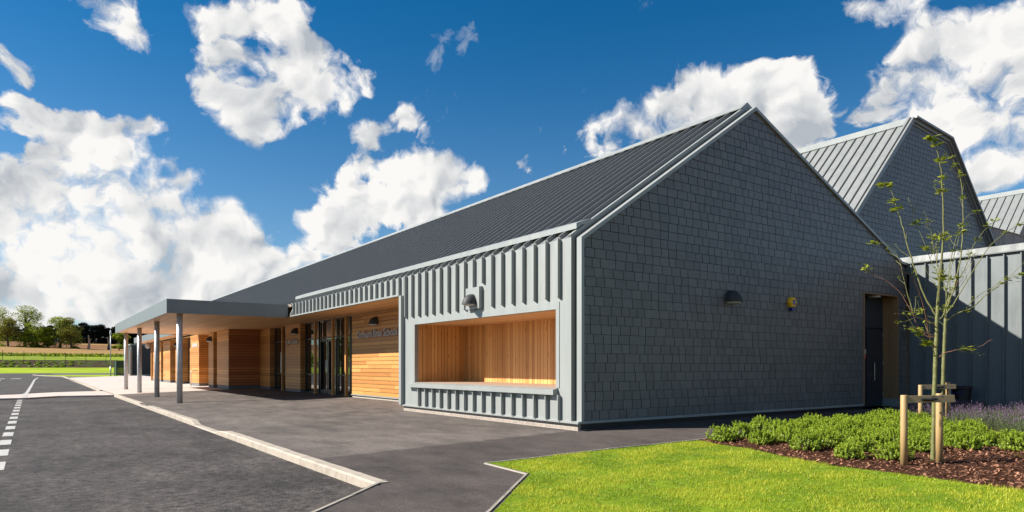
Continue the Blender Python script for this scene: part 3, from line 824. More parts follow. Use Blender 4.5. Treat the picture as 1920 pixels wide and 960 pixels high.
mb = MB(); mb.box(EX+.022, EX+.2, 7.2, 14.62, 0.0, SOF); mb.box(EX+.02, 1.9, 14.56, 14.63, 0, SOF); mb.build('wall_backing', M['black'], w1)
mb = MB(); mb.prism([(EX-.035, .133), (EX-.035, .16), (EX+.02, .176), (EX+.02, .133)], 'y', 7.24, 14.66); mb.build('wall_trim', M['zinc'], w1)
mb = MB(); mb.box(EX+.015, EX+.02, 7.24, 14.64, -.1, .13); mb.build('wall_plinth', M['brick'], w1)
# soffit above the entrance recess
mb = MB(); x = .062
while x < 2.2: mb.box(x+.003, x+.122, 7.145, 27.26, SOF, SOF+.02); x += .125
for yy in range(27, 55): pass
x = .062
while x < 2.2: mb.box(x+.003, x+.122, 27.26, LEN-.2, SOF, SOF+.02); x += .125
mb.build('soffit', M['soffit'], SCH)
mb = MB(); mb.box(.06, 2.3, 7.14, LEN-.2, SOF+.022, SOF+.05); mb.build('soffit_backing', M['black'], SCH)
# glazed screens
def screen(y0, y1, panes, posts, gx=1.80, name='entrance_screen', doors=()):
    mb = MB(); f = .055
    mb.box(gx+.10, gx+.18, y0, y1, 0, SOF)                 # dark room behind
    fr = mb
    for (a, b, *cuts) in panes:
        fr.box(gx-.03, gx+.05, a, a+f, .04, SOF); fr.box(gx-.03, gx+.05, b-f, b, .04, SOF)
        zs = sorted([.06]+list(cuts)+[SOF-.02])
        for z in zs: fr.box(gx-.028, gx+.048, a+f, b-f, z-.035, z+.035)
    fr.box(gx-.10, gx+.05, y0, y1, .0, .045)
    root = fr.build(name, M['black'], SCH)
    for (a, b, *cuts) in panes:
        zs = sorted([.06]+list(cuts)+[SOF-.02])
        for z0, z1 in zip(zs, zs[1:]):
            g_ = MB(); g_.box(gx+.004, gx+.014, a+f, b-f, z0+.035, z1-.035); g_.build('pane', M['glass'], root)
    for p in posts:
        q = MB(); q.box(EX+.0, EX+.10, p-.055, p+.055, .03, SOF); q.build('timber_post', M['wood_z'], root)
    for (a, b) in doors:
        q = MB(); s = .10
        q.box(gx-.055, gx-.031, a, a+s, .07, 2.33); q.box(gx-.055, gx-.031, b-s, b, .07, 2.33)
        q.box(gx-.055, gx-.031, a+s, b-s, .07, .24); q.box(gx-.055, gx-.031, a+s, b-s, 2.23, 2.33)
        q.build('door', M['black'], root)
    return root
r1 = screen(14.66, 20.66, [(14.68,15.30,2.4),(15.36,16.68,2.4,.85),(16.75,18.72,2.4),(18.88,20.64,2.4,.85)], [15.33,16.74,18.82], doors=[(16.80,17.72),(17.76,18.68)])
for (a, dy) in ((17.66, 0), (17.82, 0)):
    q = MB(); q.tube([(1.735,a,.95),(1.70,a,.95),(1.70,a,1.45),(1.735,a,1.45)], .013, 8); q.build('door_handle', M['brushed'], r1)
q = MB(); q.box(1.70, 1.76, 18.2, 18.45, 3.04, 3.10); q.build('door_sensor', M['white'], r1)
r2 = screen(22.87, 25.35, [(22.90,23.36,2.4,.85),(23.50,25.33,2.4,.85)], [23.42])
q = MB(); q.tube([(1.76,24.1,.9),(1.72,24.1,.9),(1.72,24.1,1.9),(1.76,24.1,1.9)], .016, 8); q.build('door_handle', M['brushed'], r2)
def block(y0, y1, x0, x1, woodf='wood_y', ret='wood_x', zbase=.17, joint=True):
    mb = MB(); boards(mb, 'x', x0, y0, y1, zbase, SOF, joint=joint)
    o = mb.build('timber_wall', M[woodf], SCH)
    q = MB(); boards(q, 'y', y0-.001, x0+.0, x1, zbase, SOF, joint=joint); q.build('timber_return', M[ret], o)
    q = MB(); q.box(x0+.024, x1, y0+.024, y1-.01, -.2, SOF); q.build('wall_backing', M['black'], o)
    q = MB(); q.box(x0+.012, x1, y0+.012, y1, -.2, zbase-.012); q.build('wall_plinth', M['concrete_plinth'], o)
    return o
block(20.66, 22.85, EX, 2.0, joint=False)
block(25.41, 27.25, EX, 2.0, joint=False)
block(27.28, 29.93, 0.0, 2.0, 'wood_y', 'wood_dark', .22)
for (a, b) in ((30.86,32.12),(34.85,37.74),(41.17,43.06),(45.32,48.52),(49.6,53.86)):
    block(a, b, 0.0, .75, 'wood_y', 'wood_x', .17)
mb = MB(); mb.box(.0, .12, 54.9, 55.15, 0, SOF); mb.build('timber_post', M['wood_z'], SCH)
mb = MB(); boards(mb, 'x', .62, 32.1, 34.9, .17, SOF); mb.box(.64, .74, 29.9, 54.9, 0, SOF); mb.build('timber_wall', M['wood_y'], SCH)
for (a, b) in ((29.95,30.84),(37.76,41.15),(43.08,45.3),(48.54,49.58)):
    q = MB(); q.box(.50, .60, a, a+.06, .1, SOF); q.box(.50, .60, b-.06, b, .1, SOF); q.box(.50,.60,a+.06,b-.06,.8,.88); q.box(.50,.60,a+.06,b-.06,.1,.18)
    w = q.build('window', M['black'], SCH)
    q = MB(); q.box(.54, .56, a+.06, b-.06, .18, SOF); q.build('pane', M['glass'], w)
# --- canopy
CY0, CY1, CX0 = 17.10, 35.2, -4.35
can = MB(); can.box(CX0, CX0+.05, CY0, CY1, 3.10, 3.60); can.box(CX0+.05, -.08, CY0, CY0+.05, 3.10, 3.60); can.box(CX0+.05, .0, CY1-.05, CY1, 3.10, 3.60)
can.box(CX0+.05, .02, CY0+.05, CY1-.05, 3.50, 3.56)
can = can.build('canopy', M['zinc_wing'], SCH)
mb = MB(); x = CX0+.055
while x < -.0: mb.box(x+.002, min(x+.122, .055), CY0+.055, CY1-.055, 3.12, 3.14); x += .125
mb.build('canopy_soffit', M['soffit'], can)
mb = MB(); mb.box(CX0+.05, .05, CY0+.05, CY1-.05, 3.143, 3.16); mb.build('canopy_core', M['black'], can)
for yy in (19, 21.5, 24, 27):
    for xx in (-3.2, -1.6): mb = MB(); mb.prism([(xx+.07*math.cos(a*math.pi/6), yy+.07*math.sin(a*math.pi/6)) for a in range(12)], 'z', 3.112, 3.121); mb.build('downlight', M['lens'], can)
for yy in (17.6, 23.1, 28.9, 34.8):
    mb = MB(); mb.tube([(-3.85, yy, g(-3.85)-.03), (-3.85, yy, 3.12)], .103, 20); mb.build('column', M['steel'], can, smooth=False)
    for p in can.children:
        if p.name.startswith('column'):
            for q in p.data.polygons: q.use_smooth = len(q.vertices) == 4
# second, lower canopy further along
mb = MB(); mb.box(-.95, -.90, 38.0, 58, 3.2, 3.68); mb.box(-.90, .0, 38, 38.05, 3.2, 3.68); mb.box(-.9, 0, 57.95, 58, 3.2, 3.68); mb.box(-.9, .02, 38.05, 57.95, 3.6, 3.64)
c2 = mb.build('canopy', M['zinc_wing'], SCH)
mb = MB(); mb.box(-.9, .04, 38.05, 57.95, 3.215, 3.235); mb.build('canopy_soffit', M['soffit'], c2)
# --- side door in the slate gable
DY = .33
mb = MB()
x = DX0
mb.box(DX0-.022, DX0+.012, -.11, DY, .17, DZ); boards_ = None
q = MB()
for i in range(3): q.box(DX1-.01, DX1+.02, -.105+.145*i+.002, -.105+.145*(i+1)-.002, .27, DZ)
q.box(DX0-.022, DX0+.012, -.11, DY, .17, DZ+.02); q.box(DX0, DX1+.02, -.105, DY, DZ-.01, DZ+.022)
rev = q.build('door_reveal', M['reveal_shaded'], SCH)
q = MB(); q.box(DX0-.3, 12.5, DY+.05, DY+.15, 0, DZ+.3); q.box(DX1+.021, DX1+.06, -.05, DY+.05, 0, DZ+.1); q.box(DX0-.06, DX0-.023, -.05, DY+.05, 0, DZ+.1); q.build('reveal_backing', M['black'], rev)
q = MB(); q.box(DX0+.012, DX1-.01, -.09, DY, .0, .045); q.build('door_step', M['edging'], rev)
q = MB(); q.box(DX1-.03, DX1+.03, -.10, DY, .045, .27); q.build('reveal_base', M['zinc'], rev)
q = MB(); q.box(DX0+.012, DX1-.012, DY, DY+.05, 2.30, DZ-.01); q.box(DX0+.012, 11.055, DY, DY+.05, .05, 2.28)
q.build('overpanel', M['doorflat'], SCH)
q = MB(); q.box(11.085, DX1-.015, DY-.005, DY+.045, .06, 2.265); dr = q.build('side_door', M['door'], SCH)
q = MB(); q.tube([(11.42,DY-.005,.78),(11.42,DY-.06,.80),(11.42,DY-.06,1.30),(11.42,DY-.005,1.32)], .014, 8); q.build('door_handle', M['brushed'], dr)
q = MB(); q.prism([(11.30+.022*math.cos(a*math.pi/6), .98+.022*math.sin(a*math.pi/6)) for a in range(12)], 'y', DY-.014, DY-.004); q.build('lock', M['brushed'], dr)
for z in (.35, 1.25, 2.05): q = MB(); q.box(DX1-.03, DX1-.008, DY-.02, DY-.006, z, z+.10); q.build('hinge', M['brushed'], dr)
# --- low wing running towards the viewer
WX, WY0 = 12.55, -9.5
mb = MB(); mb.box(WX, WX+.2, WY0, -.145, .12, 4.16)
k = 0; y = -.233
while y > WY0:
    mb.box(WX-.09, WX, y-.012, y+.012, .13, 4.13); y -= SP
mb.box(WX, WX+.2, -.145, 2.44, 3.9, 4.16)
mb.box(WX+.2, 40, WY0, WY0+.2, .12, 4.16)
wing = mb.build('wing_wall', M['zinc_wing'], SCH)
mb = MB(); mb.prism([(WX-.075, 4.165), (WX-.075, 4.195), (WX-.06, 4.20), (WX-.02, 4.37), (WX+.45, 4.40), (WX+.45, 4.165)], 'y', WY0-.05, 2.44)
mb.build('coping', M['zinc_cap'], wing)
mb = MB(); mb.box(WX+.2, 40, WY0+.2, 2.44, 4.05, 4.10); mb.build('wing_roof', M['darkmetal'], wing)
mb = MB(); mb.box(WX-.03, WX+.1, WY0, -.16, 0, .115); mb.build('wing_plinth', M['brick'], wing)

# ================================================================== HALL BEHIND
HY = 2.5
HP = [(12.75, 4.68), (18.45, 10.37), (21.44, 10.15), (25.46, 6.41), (27.4, 4.60)]
HALL = thing('hall_building', 'taller slate-gabled hall behind with steep pale zinc roof and flattened asymmetric top', 'hall building', (12.75, HY, 0))
def line(p, q, d=0):
    """half-plane below the line p->q (q to the right), inset d"""
    a = -(q[1]-p[1]); b = (q[0]-p[0]); L = math.hypot(a, b); a /= L; b /= L
    return (a, b, a*p[0]+b*p[1]-d)
mb = MB(); PLH = [line(HP[i], HP[i+1], .10) for i in range(4)]
slates(mb, 12.8, 27.3, 4.05, 10.5, PLH, None, HY-.01, lr=random.Random(8))
mb.build('slate_gable', M['slate'], HALL)
mb = MB(); mb.prism([(12.8, 0), (27.3, 0)]+[(p[0], p[1]-.05) for p in HP[::-1]], 'y', HY, HY+.12); mb.build('gable_backing', M['darkmetal'], HALL)
mb = MB(); strip2(mb, HP, .06, -.10, HY-.12, HY-.04); strip2(mb, HP, .09, -.02, HY+.01, HY+.10)
strip2(mb, HP[1:], -.10, -.19, HY-.05, HY+.02); strip2(mb, HP[1:], .10, .02, HY-.22, HY-.12)
mb.build('verge_trim', M['zinc_roof'], HALL)
def roofplane(mb, p, q, y0, y1, t=.1, seams=True, pp=.06, inset=(0, .12)):
    mb.prism([p, q, (q[0], q[1]-t), (p[0], p[1]-t)], 'y', y0, y1)
    if seams:
        L = math.hypot(q[0]-p[0], q[1]-p[1]); dx, dz = (q[0]-p[0])/L, (q[1]-p[1])/L; nx, nz = -dz, dx
        a = (p[0]+dx*inset[0], p[1]+dz*inset[0]); b = (q[0]-dx*inset[1], q[1]-dz*inset[1])
        y = y0+.30
        while y < y1:
            mb.prism([a, b, (b[0]+nx*pp, b[1]+nz*pp), (a[0]+nx*pp, a[1]+nz*pp)], 'y', y-.012, y+.012); y += SP
mb = MB(); roofplane(mb, HP[0], HP[1], HY+.10, 22, inset=(0, .35)); roofplane(mb, HP[1], HP[2], HY+.10, 22, seams=False); roofplane(mb, HP[2], HP[3], HY+.10, 22, seams=False); roofplane(mb, HP[3], HP[4], HY+.10, 22, seams=False)
mb.build('roof', M['zinc_roof'], HALL)
mb = MB(); d = .7071
mb.prism([(HP[1][0]-.36*d, HP[1][1]-.36*d+.002), (HP[1][0]-.36*d-.05*d, HP[1][1]-.36*d+.05*d), (HP[1][0], HP[1][1]+.10), (HP[1][0]+.3, HP[1][1]+.06), (HP[1][0]+.3, HP[1][1]-.01)], 'y', HY+.11, 22)
mb.build('ridge_cap', M['zinc'], HALL)
mb = MB(); mb.box(12.76, 12.86, HY+.12, 22, 0, 4.6); mb.box(27.2, 27.3, HY+.12, 22, 0, 4.5); mb.prism([(12.86,0),(27.2,0)]+[(min(max(p[0],12.86),27.2), p[1]-.2) for p in HP[::-1]], 'y', 21.8, 21.95); mb.build('hall_wall', M['darkmetal'], HALL)

# ================================================================== TIMBER-CLAD BLOCK AND ITS ROOF
T3 = thing('classroom_block', 'far right block with pale ribbed zinc roof above a weathered vertical-board timber wall', 'classroom block', (27.6, 3.5, 0))
mb = MB(); x = 27.4; lr = random.Random(9)
while x < 44: mb.box(x+.004, x+.136, 3.5-lr.uniform(0,.006), 3.53, 4.0, 7.70); x += .14
tw = mb.build('timber_wall', M['greywood'], T3)
mb = MB(); mb.box(27.4, 44, 3.535, 3.6, 0, 7.69); mb.build('wall_backing', M['darkmetal'], tw)
mb = MB(); mb.box(27.35, 44, 3.46, 3.62, 7.70, 7.74); mb.build('wall_cap', M['bench'], T3)
RP = [(29.2, 4.78), (35, 10.58), (42, 6.2)]
mb = MB(); roofplane(mb, RP[0], RP[1], 3.64, 20, inset=(0, .3), pp=.06); roofplane(mb, RP[1], RP[2], 3.64, 20, seams=False); mb.build('roof', M['zinc_roof'], T3)
mb = MB(); mb.prism([(RP[1][0]-.3*d, RP[1][1]-.3*d), (RP[1][0]-.34*d, RP[1][1]-.26*d), (RP[1][0], RP[1][1]+.10), (RP[1][0]+.3, RP[1][1]-.08)], 'y', 3.63, 20); mb.build('ridge_cap', M['zinc'], T3)
mb = MB(); mb.prism([(29.25, 0), (41.9, 0), (41.9, 6.1), (35, 10.4), (29.25, 4.7)], 'y', 4.30, 4.40); mb.box(29.25, 29.35, 4.4, 20, 0, 4.6); mb.build('end_wall', M['greywood'], T3)

# ================================================================== FITTINGS
def wall_lamp(loc, face, label, s=1.0, group='dome wall lamps on the school'):
    """quarter-dome bulkhead light; face = outward unit vector ('-x' or '-y')"""
    root = thing('wall_lamp', label, 'wall lamp', loc, group)
    X, Y, Z = loc
    def P(u, d, z):      # u sideways, d out of the wall, z up
        return (X-d, Y+u, Z+z) if face == '-x' else (X+u, Y-d, Z+z)
    w, h, dp = .20*s, .27*s, .25*s
    V = []; F = []; na, nb = 16, 10
    for j in range(nb+1):
        e = j/nb*math.pi/2                                # 0 at rim, pi/2 at the top
        for i in range(na+1):
            a = i/na*math.pi
            V.append(P(w*math.cos(a)*math.cos(e)**.8, max(.004, dp*math.sin(a)*math.cos(e)**.9+.03*(1-j/nb)), h*math.sin(e)))
    for j in range(nb):
        for i in range(na):
            a = j*(na+1)+i; F.append((a, a+1, a+na+2, a+na+1))
    mb = MB(); mb.add(V, F)
    # wall plate and lip
    pl = [P(w*1.0*math.cos(i/na*math.pi), .004, h*math.sin(i/na*math.pi)) for i in range(na+1)]
    pl2 = [P(w*1.0*math.cos(i/na*math.pi), .03, h*math.sin(i/na*math.pi)) for i in range(na+1)]
    n = len(pl); mb.add(pl+pl2, [tuple(range(n)), tuple(range(n, 2*n))]+[(i, i+1, n+i+1, n+i) for i in range(n-1)])
    mb.build('lamp_housing', M['lamp'], root, smooth=True)
    mb = MB(); q = [P(.93*w*math.cos(i/na*math.pi), .93*dp*math.sin(i/na*math.pi)+.025, .012) for i in range(na+1)]
    q2 = [P(.80*w*math.cos(i/na*math.pi), .80*dp*math.sin(i/na*math.pi)+.025, -.03) for i in range(na+1)]
    mb.add(q+q2, [tuple(range(n)), tuple(range(n, 2*n))]+[(i, i+1, n+i+1, n+i) for i in range(n-1)])
    mb.build('lamp_lens', M['lens'], root)
    return root
wall_lamp((-.103, 3.455, 2.60), '-x', 'dome lamp mounted on a zinc box above the timber seat niche', .88)
wall_lamp((4.44, -.10, 2.62), '-y', 'dome lamp on the dark slate gable beside the yellow alarm box', 1.0)
wall_lamp((EX, 12.44, 2.66), '-x', 'dome lamp above the Orchard Brae School lettering', 1.0)
wall_lamp((EX, 21.15, 2.68), '-x', 'dome lamp above the Fyvie Suite lettering', 1.0)
wall_lamp((-.004, 31.4, 2.62), '-x', 'dome lamp on the timber pier just left of the dark timber wall', 1.0)
wall_lamp((-.004, 42.3, 2.62), '-x', 'dome lamp on a far timber pier, second from the end of the facade', .9)
wall_lamp((-.004, 51.2, 2.66), '-x', 'dome lamp on the farthest broad timber panel of the facade', .9)

# alarm box
ab = thing('alarm_box', 'yellow six-sided intruder alarm box with blue base on the slate gable', 'alarm box', (6.74, -.10, 2.60))
def hexa(r, sq=1.0): return [(6.74+r*sq*math.cos(math.pi/3*i), 2.74+r*.95*math.sin(math.pi/3*i)) for i in range(6)]
mb = MB(); A, B = hexa(.155), hexa(.115)
V = [(p[0], -.085, p[1]) for p in A]+[(p[0], -.15, p[1]) for p in A]+[(p[0], -.185, p[1]) for p in B]
mb.add(V, [tuple(range(6))]+[(i,(i+1)%6,6+(i+1)%6,6+i) for i in range(6)]+[(6+i,6+(i+1)%6,12+(i+1)%6,12+i) for i in range(6)]+[tuple(range(12,18))])
mb.build('alarm_cover', M['yellow'], ab)
mb = MB(); mb.prism([(6.655,2.62),(6.825,2.62),(6.80,2.555),(6.775,2.54),(6.705,2.54),(6.68,2.555)], 'y', -.175, -.09); mb.build('strobe_base', M['blue'], ab)
mb = MB(); mb.box(6.685, 6.795, -.189, -.184, 2.685, 2.795); lg = mb.build('logo_plate', M['blue'], ab)
def text(name, s, size, loc, rot, m, extrude=.004, parent=None, sx=1.0, offset=0.0, align='LEFT', **tags):
    cu = bpy.data.curves.new(name, 'FONT'); cu.body = s; cu.size = size; cu.extrude = extrude; cu.offset = offset; cu.align_x = align
    cu.resolution_u = 3
    o = bpy.data.objects.new(name, cu); col.objects.link(o)
    bpy.context.view_layer.update()
    me = bpy.data.meshes.new_from_object(o.evaluated_get(bpy.context.evaluated_depsgraph_get()))
    bpy.data.objects.remove(o); me.materials.clear(); me.materials.append(m)
    me.transform(Matrix.Diagonal((sx, 1, 1, 1)))
    me.transform(Matrix.Translation(Vector(loc)) @ rot.to_4x4())
    w = None
    if parent is not None:
        org = Vector(parent['_o']); me.transform(Matrix.Translation(-org)); o = bpy.data.objects.new(name, me); col.objects.link(o); o.parent = parent
    else:
        o = bpy.data.objects.new(name, me); col.objects.link(o); rebase(o, loc)
    return tag(o, **tags)
RX = Matrix(((0,0,-1),(-1,0,0),(0,1,0)))            # text on a wall facing -x, reading towards -y
RY = Matrix(((1,0,0),(0,0,-1),(0,1,0)))             # text on a wall facing -y
text('logo_letters', 'ADT', .062, (6.740, -.1895, 2.718), RY, M['white'], .001, ab, .82, .0012, 'CENTER')
def fit_text(s, y0, y1, z, h, label, xx=EX-.03):
    size = h/.70
    o = text('sign', s, size, (xx, y0, z), RX, M['letters'], .022, None, 1.0, .004, label=label, cat='sign')
    ys = [v.co.y for v in o.data.vertices]; L = max(ys)-min(ys); k = (y0-y1)/L
    o.data.transform(Matrix.Diagonal((1, k, 1, 1))); return o
fit_text('Orchard Brae School', 14.08, 10.73, 2.235, .25, 'raised metal lettering Orchard Brae School on sunlit timber beside the entrance')
fit_text('Fyvie Suite', 22.62, 20.92, 2.235, .23, 'raised metal lettering Fyvie Suite on the narrow timber panel')
q = MB(); q.box(-.02, -.004, 35.2, 36.9, 2.40, 2.62); tag(q.build('sign', M['letters']), 'small grey plaque high on a far timber panel', 'sign'); rebase(bpy.data.objects['sign.002'], (0, 36, 2.4))
ws = thing('warning_sign', 'small white and red fire door notice beside the dark side door', 'notice', (10.94, DY, 1.41))
q = MB(); q.box(10.83, 11.05, DY-.006, DY-.001, 1.56, 1.685); q.build('notice_top', M['white'], ws)
q = MB(); q.box(10.83, 11.05, DY-.006, DY-.001, 1.41, 1.555); q.build('notice_panel', M['red'], ws)
q = MB(); q.box(10.86, 11.02, DY-.008, DY-.006, 1.50, 1.52); q.box(10.86, 11.0, DY-.008, DY-.006, 1.46, 1.48); q.build('print_lines', M['white'], ws)
q = MB(); q.prism([(11.1+.16*math.cos(a*math.pi/8), .12+.16*math.sin(a*math.pi/8)) for a in range(16)], 'z', DZ-.06, DZ-.012)
tag(q.build('ceiling_light', M['lens']), 'small round light under the head of the side door recess', 'ceiling light'); rebase(bpy.data.objects['ceiling_light'], (11.1, .12, DZ-.06))
# black tub at the wing wall
bk = thing('black_bin', 'black plastic tub with rolled rim standing against the zinc wing wall', 'bin', (11.9, -1.75, .04))
mb = MB(); n = 24
def ring(r, z): return [(11.93+r*math.cos(2*math.pi*i/n), -1.76+r*math.sin(2*math.pi*i/n), z) for i in range(n)]
prof = [(.19,.05),(.205,.3),(.225,.58),(.245,.60),(.25,.66),(.235,.68),(.215,.66),(.19,.10)]
V = []; F = []
for r_, z_ in prof: V += ring(r_, z_)
for j in range(len(prof)-1):
    for i in range(n): F.append((j*n+i, j*n+(i+1)%n, (j+1)*n+(i+1)%n, (j+1)*n+i))
F.append(tuple(range(n))[::-1]); F.append(tuple((len(prof)-1)*n+i for i in range(n)))
mb.add(V, F); mb.build('tub', M['black_plastic'], bk, smooth=False)
mb = MB(); mb.tube([(11.68,-1.9,.60),(11.64,-1.9,.50),(11.64,-1.62,.50),(11.68,-1.62,.60)], .008, 6); mb.build('handle', M['blue'], bk)
# hoop rail at the far corner
mb = MB(); pts = [(-.35,35.4,-.02),(-.35,35.4,.80),(-.30,35.4,.90),(-.20,35.4,.95),(.0,35.4,.95)]
tag(mb.tube(pts, .024, 10) and mb.build('handrail', M['steel'], smooth=True), 'bent galvanised handrail beside the far timber block', 'handrail'); rebase(bpy.data.objects['handrail'], (-.35, 35.4, -.02))

# ------------------------------------------------------------------ far buildings, post, enclosure
st = thing('storage_building', 'flat dark grey cladded store beyond the end of the facade', 'outbuilding', (2.8, 95, -.25))
mb = MB(); mb.box(2.75, 9, 95, 103, .15, 4.05); x = 2.8
while x < 9: mb.box(x, x+.03, 94.97, 95, .15, 4.03); x += .33
mb.build('cladding', M['darkmetal'], st)
mb = MB(); mb.box(2.6, 9.1, 94.9, 103.1, 4.05, 4.22); mb.build('roof_edge', M['zinc'], st)
mb = MB(); mb.box(2.70, 9, 94.95, 103, -.3, .15); mb.build('plinth', M['edging'], st)
mb = MB(); mb.box(2.55, 2.80, 94.6, 94.96, -.25, 3.3); mb.build('downpipe_boxing', M['bench'], st)
mb = MB(); mb.tube([(3.35,94.9,2.2),(3.5,94.9,2.5),(3.42,94.9,2.9),(3.55,94.9,3.25)], .05, 8); mb.build('curved_pipe', M['white'], st)
mb = MB(); mb.box(3.0, 3.25, 94.8, 94.97, 2.1, 2.6); mb.build('wall_box', M['lamp'], st)
bl = thing('globe_lamp', 'round white globe lamp at the far end of the timber facade', 'globe lamp', (-.25, 55.0, 2.75))
mb = MB(); V = []; F = []; n = 14
for j in range(9):
    e = -math.pi/2+math.pi*j/8
    for i in range(n): V.append((-.25+.22*math.cos(e)*math.cos(2*math.pi*i/n), 55+.22*math.cos(e)*math.sin(2*math.pi*i/n), 2.95+.26*math.sin(e)))
for j in range(8):
    for i in range(n): F.append((j*n+i, j*n+(i+1)%n, (j+1)*n+(i+1)%n, (j+1)*n+i))
mb.add(V, F); mb.build('globe', M['white'], bl, smooth=True)
mb = MB(); mb.tube([(-.25,55,2.95),(.02,55,2.95)], .03, 8); mb.build('bracket', M['lamp'], bl)
lp = thing('lamp_post', 'slim grey lamp post on the grass edge beyond the car park', 'lamp post', (1.55, 110, -.25))
mb = MB(); mb.tube([(1.55,110,-.25),(1.55,110,1.2)], .11, 10); mb.tube([(1.55,110,1.2),(1.55,110,6.0)], [.075,.06], 10); mb.build('pole', M['steel'], lp, smooth=True)
mb = MB(); mb.tube([(1.55,110,5.95),(1.55,110,6.1),(1.55,110,6.35),(1.55,110,6.75)], [.10,.16,.13,.03], 10); mb.build('lantern', M['white'], lp, smooth=True)
ge = thing('bin_store', 'dark green slatted bin enclosure beyond the forecourt', 'bin enclosure', (1.75, 103, -.25))
mb = MB(); x = 1.75
while x < 4.0: mb.box(x, x+.13, 103, 103.04, -.1, 2.0); x += .15
y = 103.05
while y < 106: mb.box(4.0, 4.04, y, y+.13, -.1, 2.0); mb.box(1.71, 1.75, y, y+.13, -.1, 2.0); y += .15
mb.build('slats', M['greenmetal'], ge)
for (x_, y_) in ((1.72,103),(2.9,103),(4.0,103),(4.0,106),(1.72,106)):
    mb = MB(); mb.box(x_-.05, x_+.05, y_-.05, y_+.05, -.25, 2.1); mb.build('fence_post', M['fencepost'], ge)

# ================================================================== VEGETATION
def quads(C, U, Vv):
    """leaf quads: centres C, half-vectors U, V -> verts, faces"""
    n = len(C); V = np.empty((n, 4, 3)); V[:,0] = C-U; V[:,1] = C+Vv*.9; V[:,2] = C+U; V[:,3] = C-Vv*.9
    return V.reshape(-1, 3), np.arange(4*n).reshape(n, 4)
def rdir(n, r=rng):
    d = r.normal(size=(n, 3)); return d/np.linalg.norm(d, axis=1)[:,None]
# --- lawn
def inpoly(P, poly):
    x, y = P[:,0], P[:,1]; c = np.zeros(len(P), bool); n = len(poly)
    for i in range(n):
        x1, y1 = poly[i]; x2, y2 = poly[(i+1) % n]
        t = ((y1 > y) != (y2 > y)) & (x < (x2-x1)*(y-y1)/(y2-y1+1e-12)+x1); c ^= t
    return c
bed_edge = [(.46,-2.50),(.30,-2.9),(.22,-3.6),(-.12,-4.4),(-.32,-5.2),(-.30,-5.9),(-.36,-6.6),(-.40,-7.4),(-.3,-8.5),(0,-10),(1,-14)]
lawn_poly = [(-3.27,-2.06),(-2.58,-2.16),(-1.25,-2.25),(.44,-2.50)]+bed_edge[1:]+[(-14.5,-14),(-12.3,-11.63),(-4.80,-4.49),(-3.33,-3.09)]
def gz(x): return .03*np.clip(x, -6, 1.5)
def flat(name, poly, dz, m, **tags):
    import mathutils.geometry as mg
    bm_pts = [(x, y) for x, y in poly]
    # triangulated sheet that follows the fall of the ground
    pts = [Vector(p) for p in bm_pts]
    xs_ = [-6.0, 1.5]
    for xx in np.arange(-14, 13, .5):
        for yy in np.arange(-14, -2, .5):
            if inpoly(np.array([[xx, yy]]), poly)[0]: pts.append(Vector((float(xx), float(yy))))
    nb = len(bm_pts)
    res = mg.delaunay_2d_cdt(pts, [(i, (i+1) % nb) for i in range(nb)], [], 1, 1e-5)
    V = [(p.x, p.y, float(gz(p.x))+dz) for p in res[0]]
    me = bpy.data.meshes.new(name); me.from_pydata(V, [], [tuple(f) for f in res[2]]); me.materials.append(m)
    o = bpy.data.objects.new(name, me); col.objects.link(o); return tag(o, **tags)
flat('lawn', lawn_poly, .006, M['lawn'], kind='structure')
bed_poly = bed_edge+[(12.5,-14),(12.5,-2.42),(6,-2.42),(3,-2.44)]
flat('planting_bed', bed_poly, .006, M['mulch'], kind='structure')
def mound(P):   # soft unevenness of the lawn surface
    return .012*np.sin(P[:,0]*2.3+P[:,1]*1.1)+.010*np.sin(P[:,1]*3.1-P[:,0]*.7)
n = 300000
P = np.column_stack([rng.uniform(-8.2, .6, n), rng.uniform(-9.0, -2.0, n)])
P = P[inpoly(P, lawn_poly)]
# keep the part of the lawn this side of the frame's lower edge
fwd = np.array([FW.x, FW.y]); rt = np.array([RT.x, RT.y]); q = P-np.array([-8.264, -9.707])
dd = q@fwd; P = P[(dd > 5.4)]
dens = .5+.5*np.sin(P[:,0]*1.7+np.sin(P[:,1]*2.1)*1.5)*np.sin(P[:,1]*1.9+P[:,0]*.8)
patch = np.array([mnoise.noise(Vector((p[0]*1.6, p[1]*1.6, 0))) for p in P])
fine = np.array([mnoise.noise(Vector((p[0]*6, p[1]*6, 5))) for p in P])
keep = rng.random(len(P)) < np.clip(.85+.5*fine, .25, 1); P = P[keep]; patch = patch[keep]; fine = fine[keep]
n = len(P); h = rng.uniform(.014, .034, n)*(1+.6*patch+.8*fine); a = rng.uniform(0, 2*np.pi, n); w = rng.uniform(.0020, .0036, n)
lean = rng.uniform(.1, .8, n)*h; la = rng.uniform(0, 2*np.pi, n)
z0 = gz(P[:,0])+.004
base = np.column_stack([P, z0]); s = np.column_stack([np.cos(a)*w, np.sin(a)*w, np.zeros(n)])
tip = base+np.column_stack([np.cos(la)*lean, np.sin(la)*lean, h])
V = np.stack([base-s, base+s, tip], 1).reshape(-1, 3)
idx = (rng.random(n) < np.clip(.38-1.9*patch-.9*fine, .03, .97)).astype(int)
M['grass_dark'] = leafmat('grass_blades_dark', (.10,.19,.008), (.34,.45,.02), .5, .35)
np_mesh('grass', V, np.arange(3*n).reshape(n, 3), [M['grass'], M['grass_dark']], idx, kind='stuff', label='short bright green grass of the front lawn')
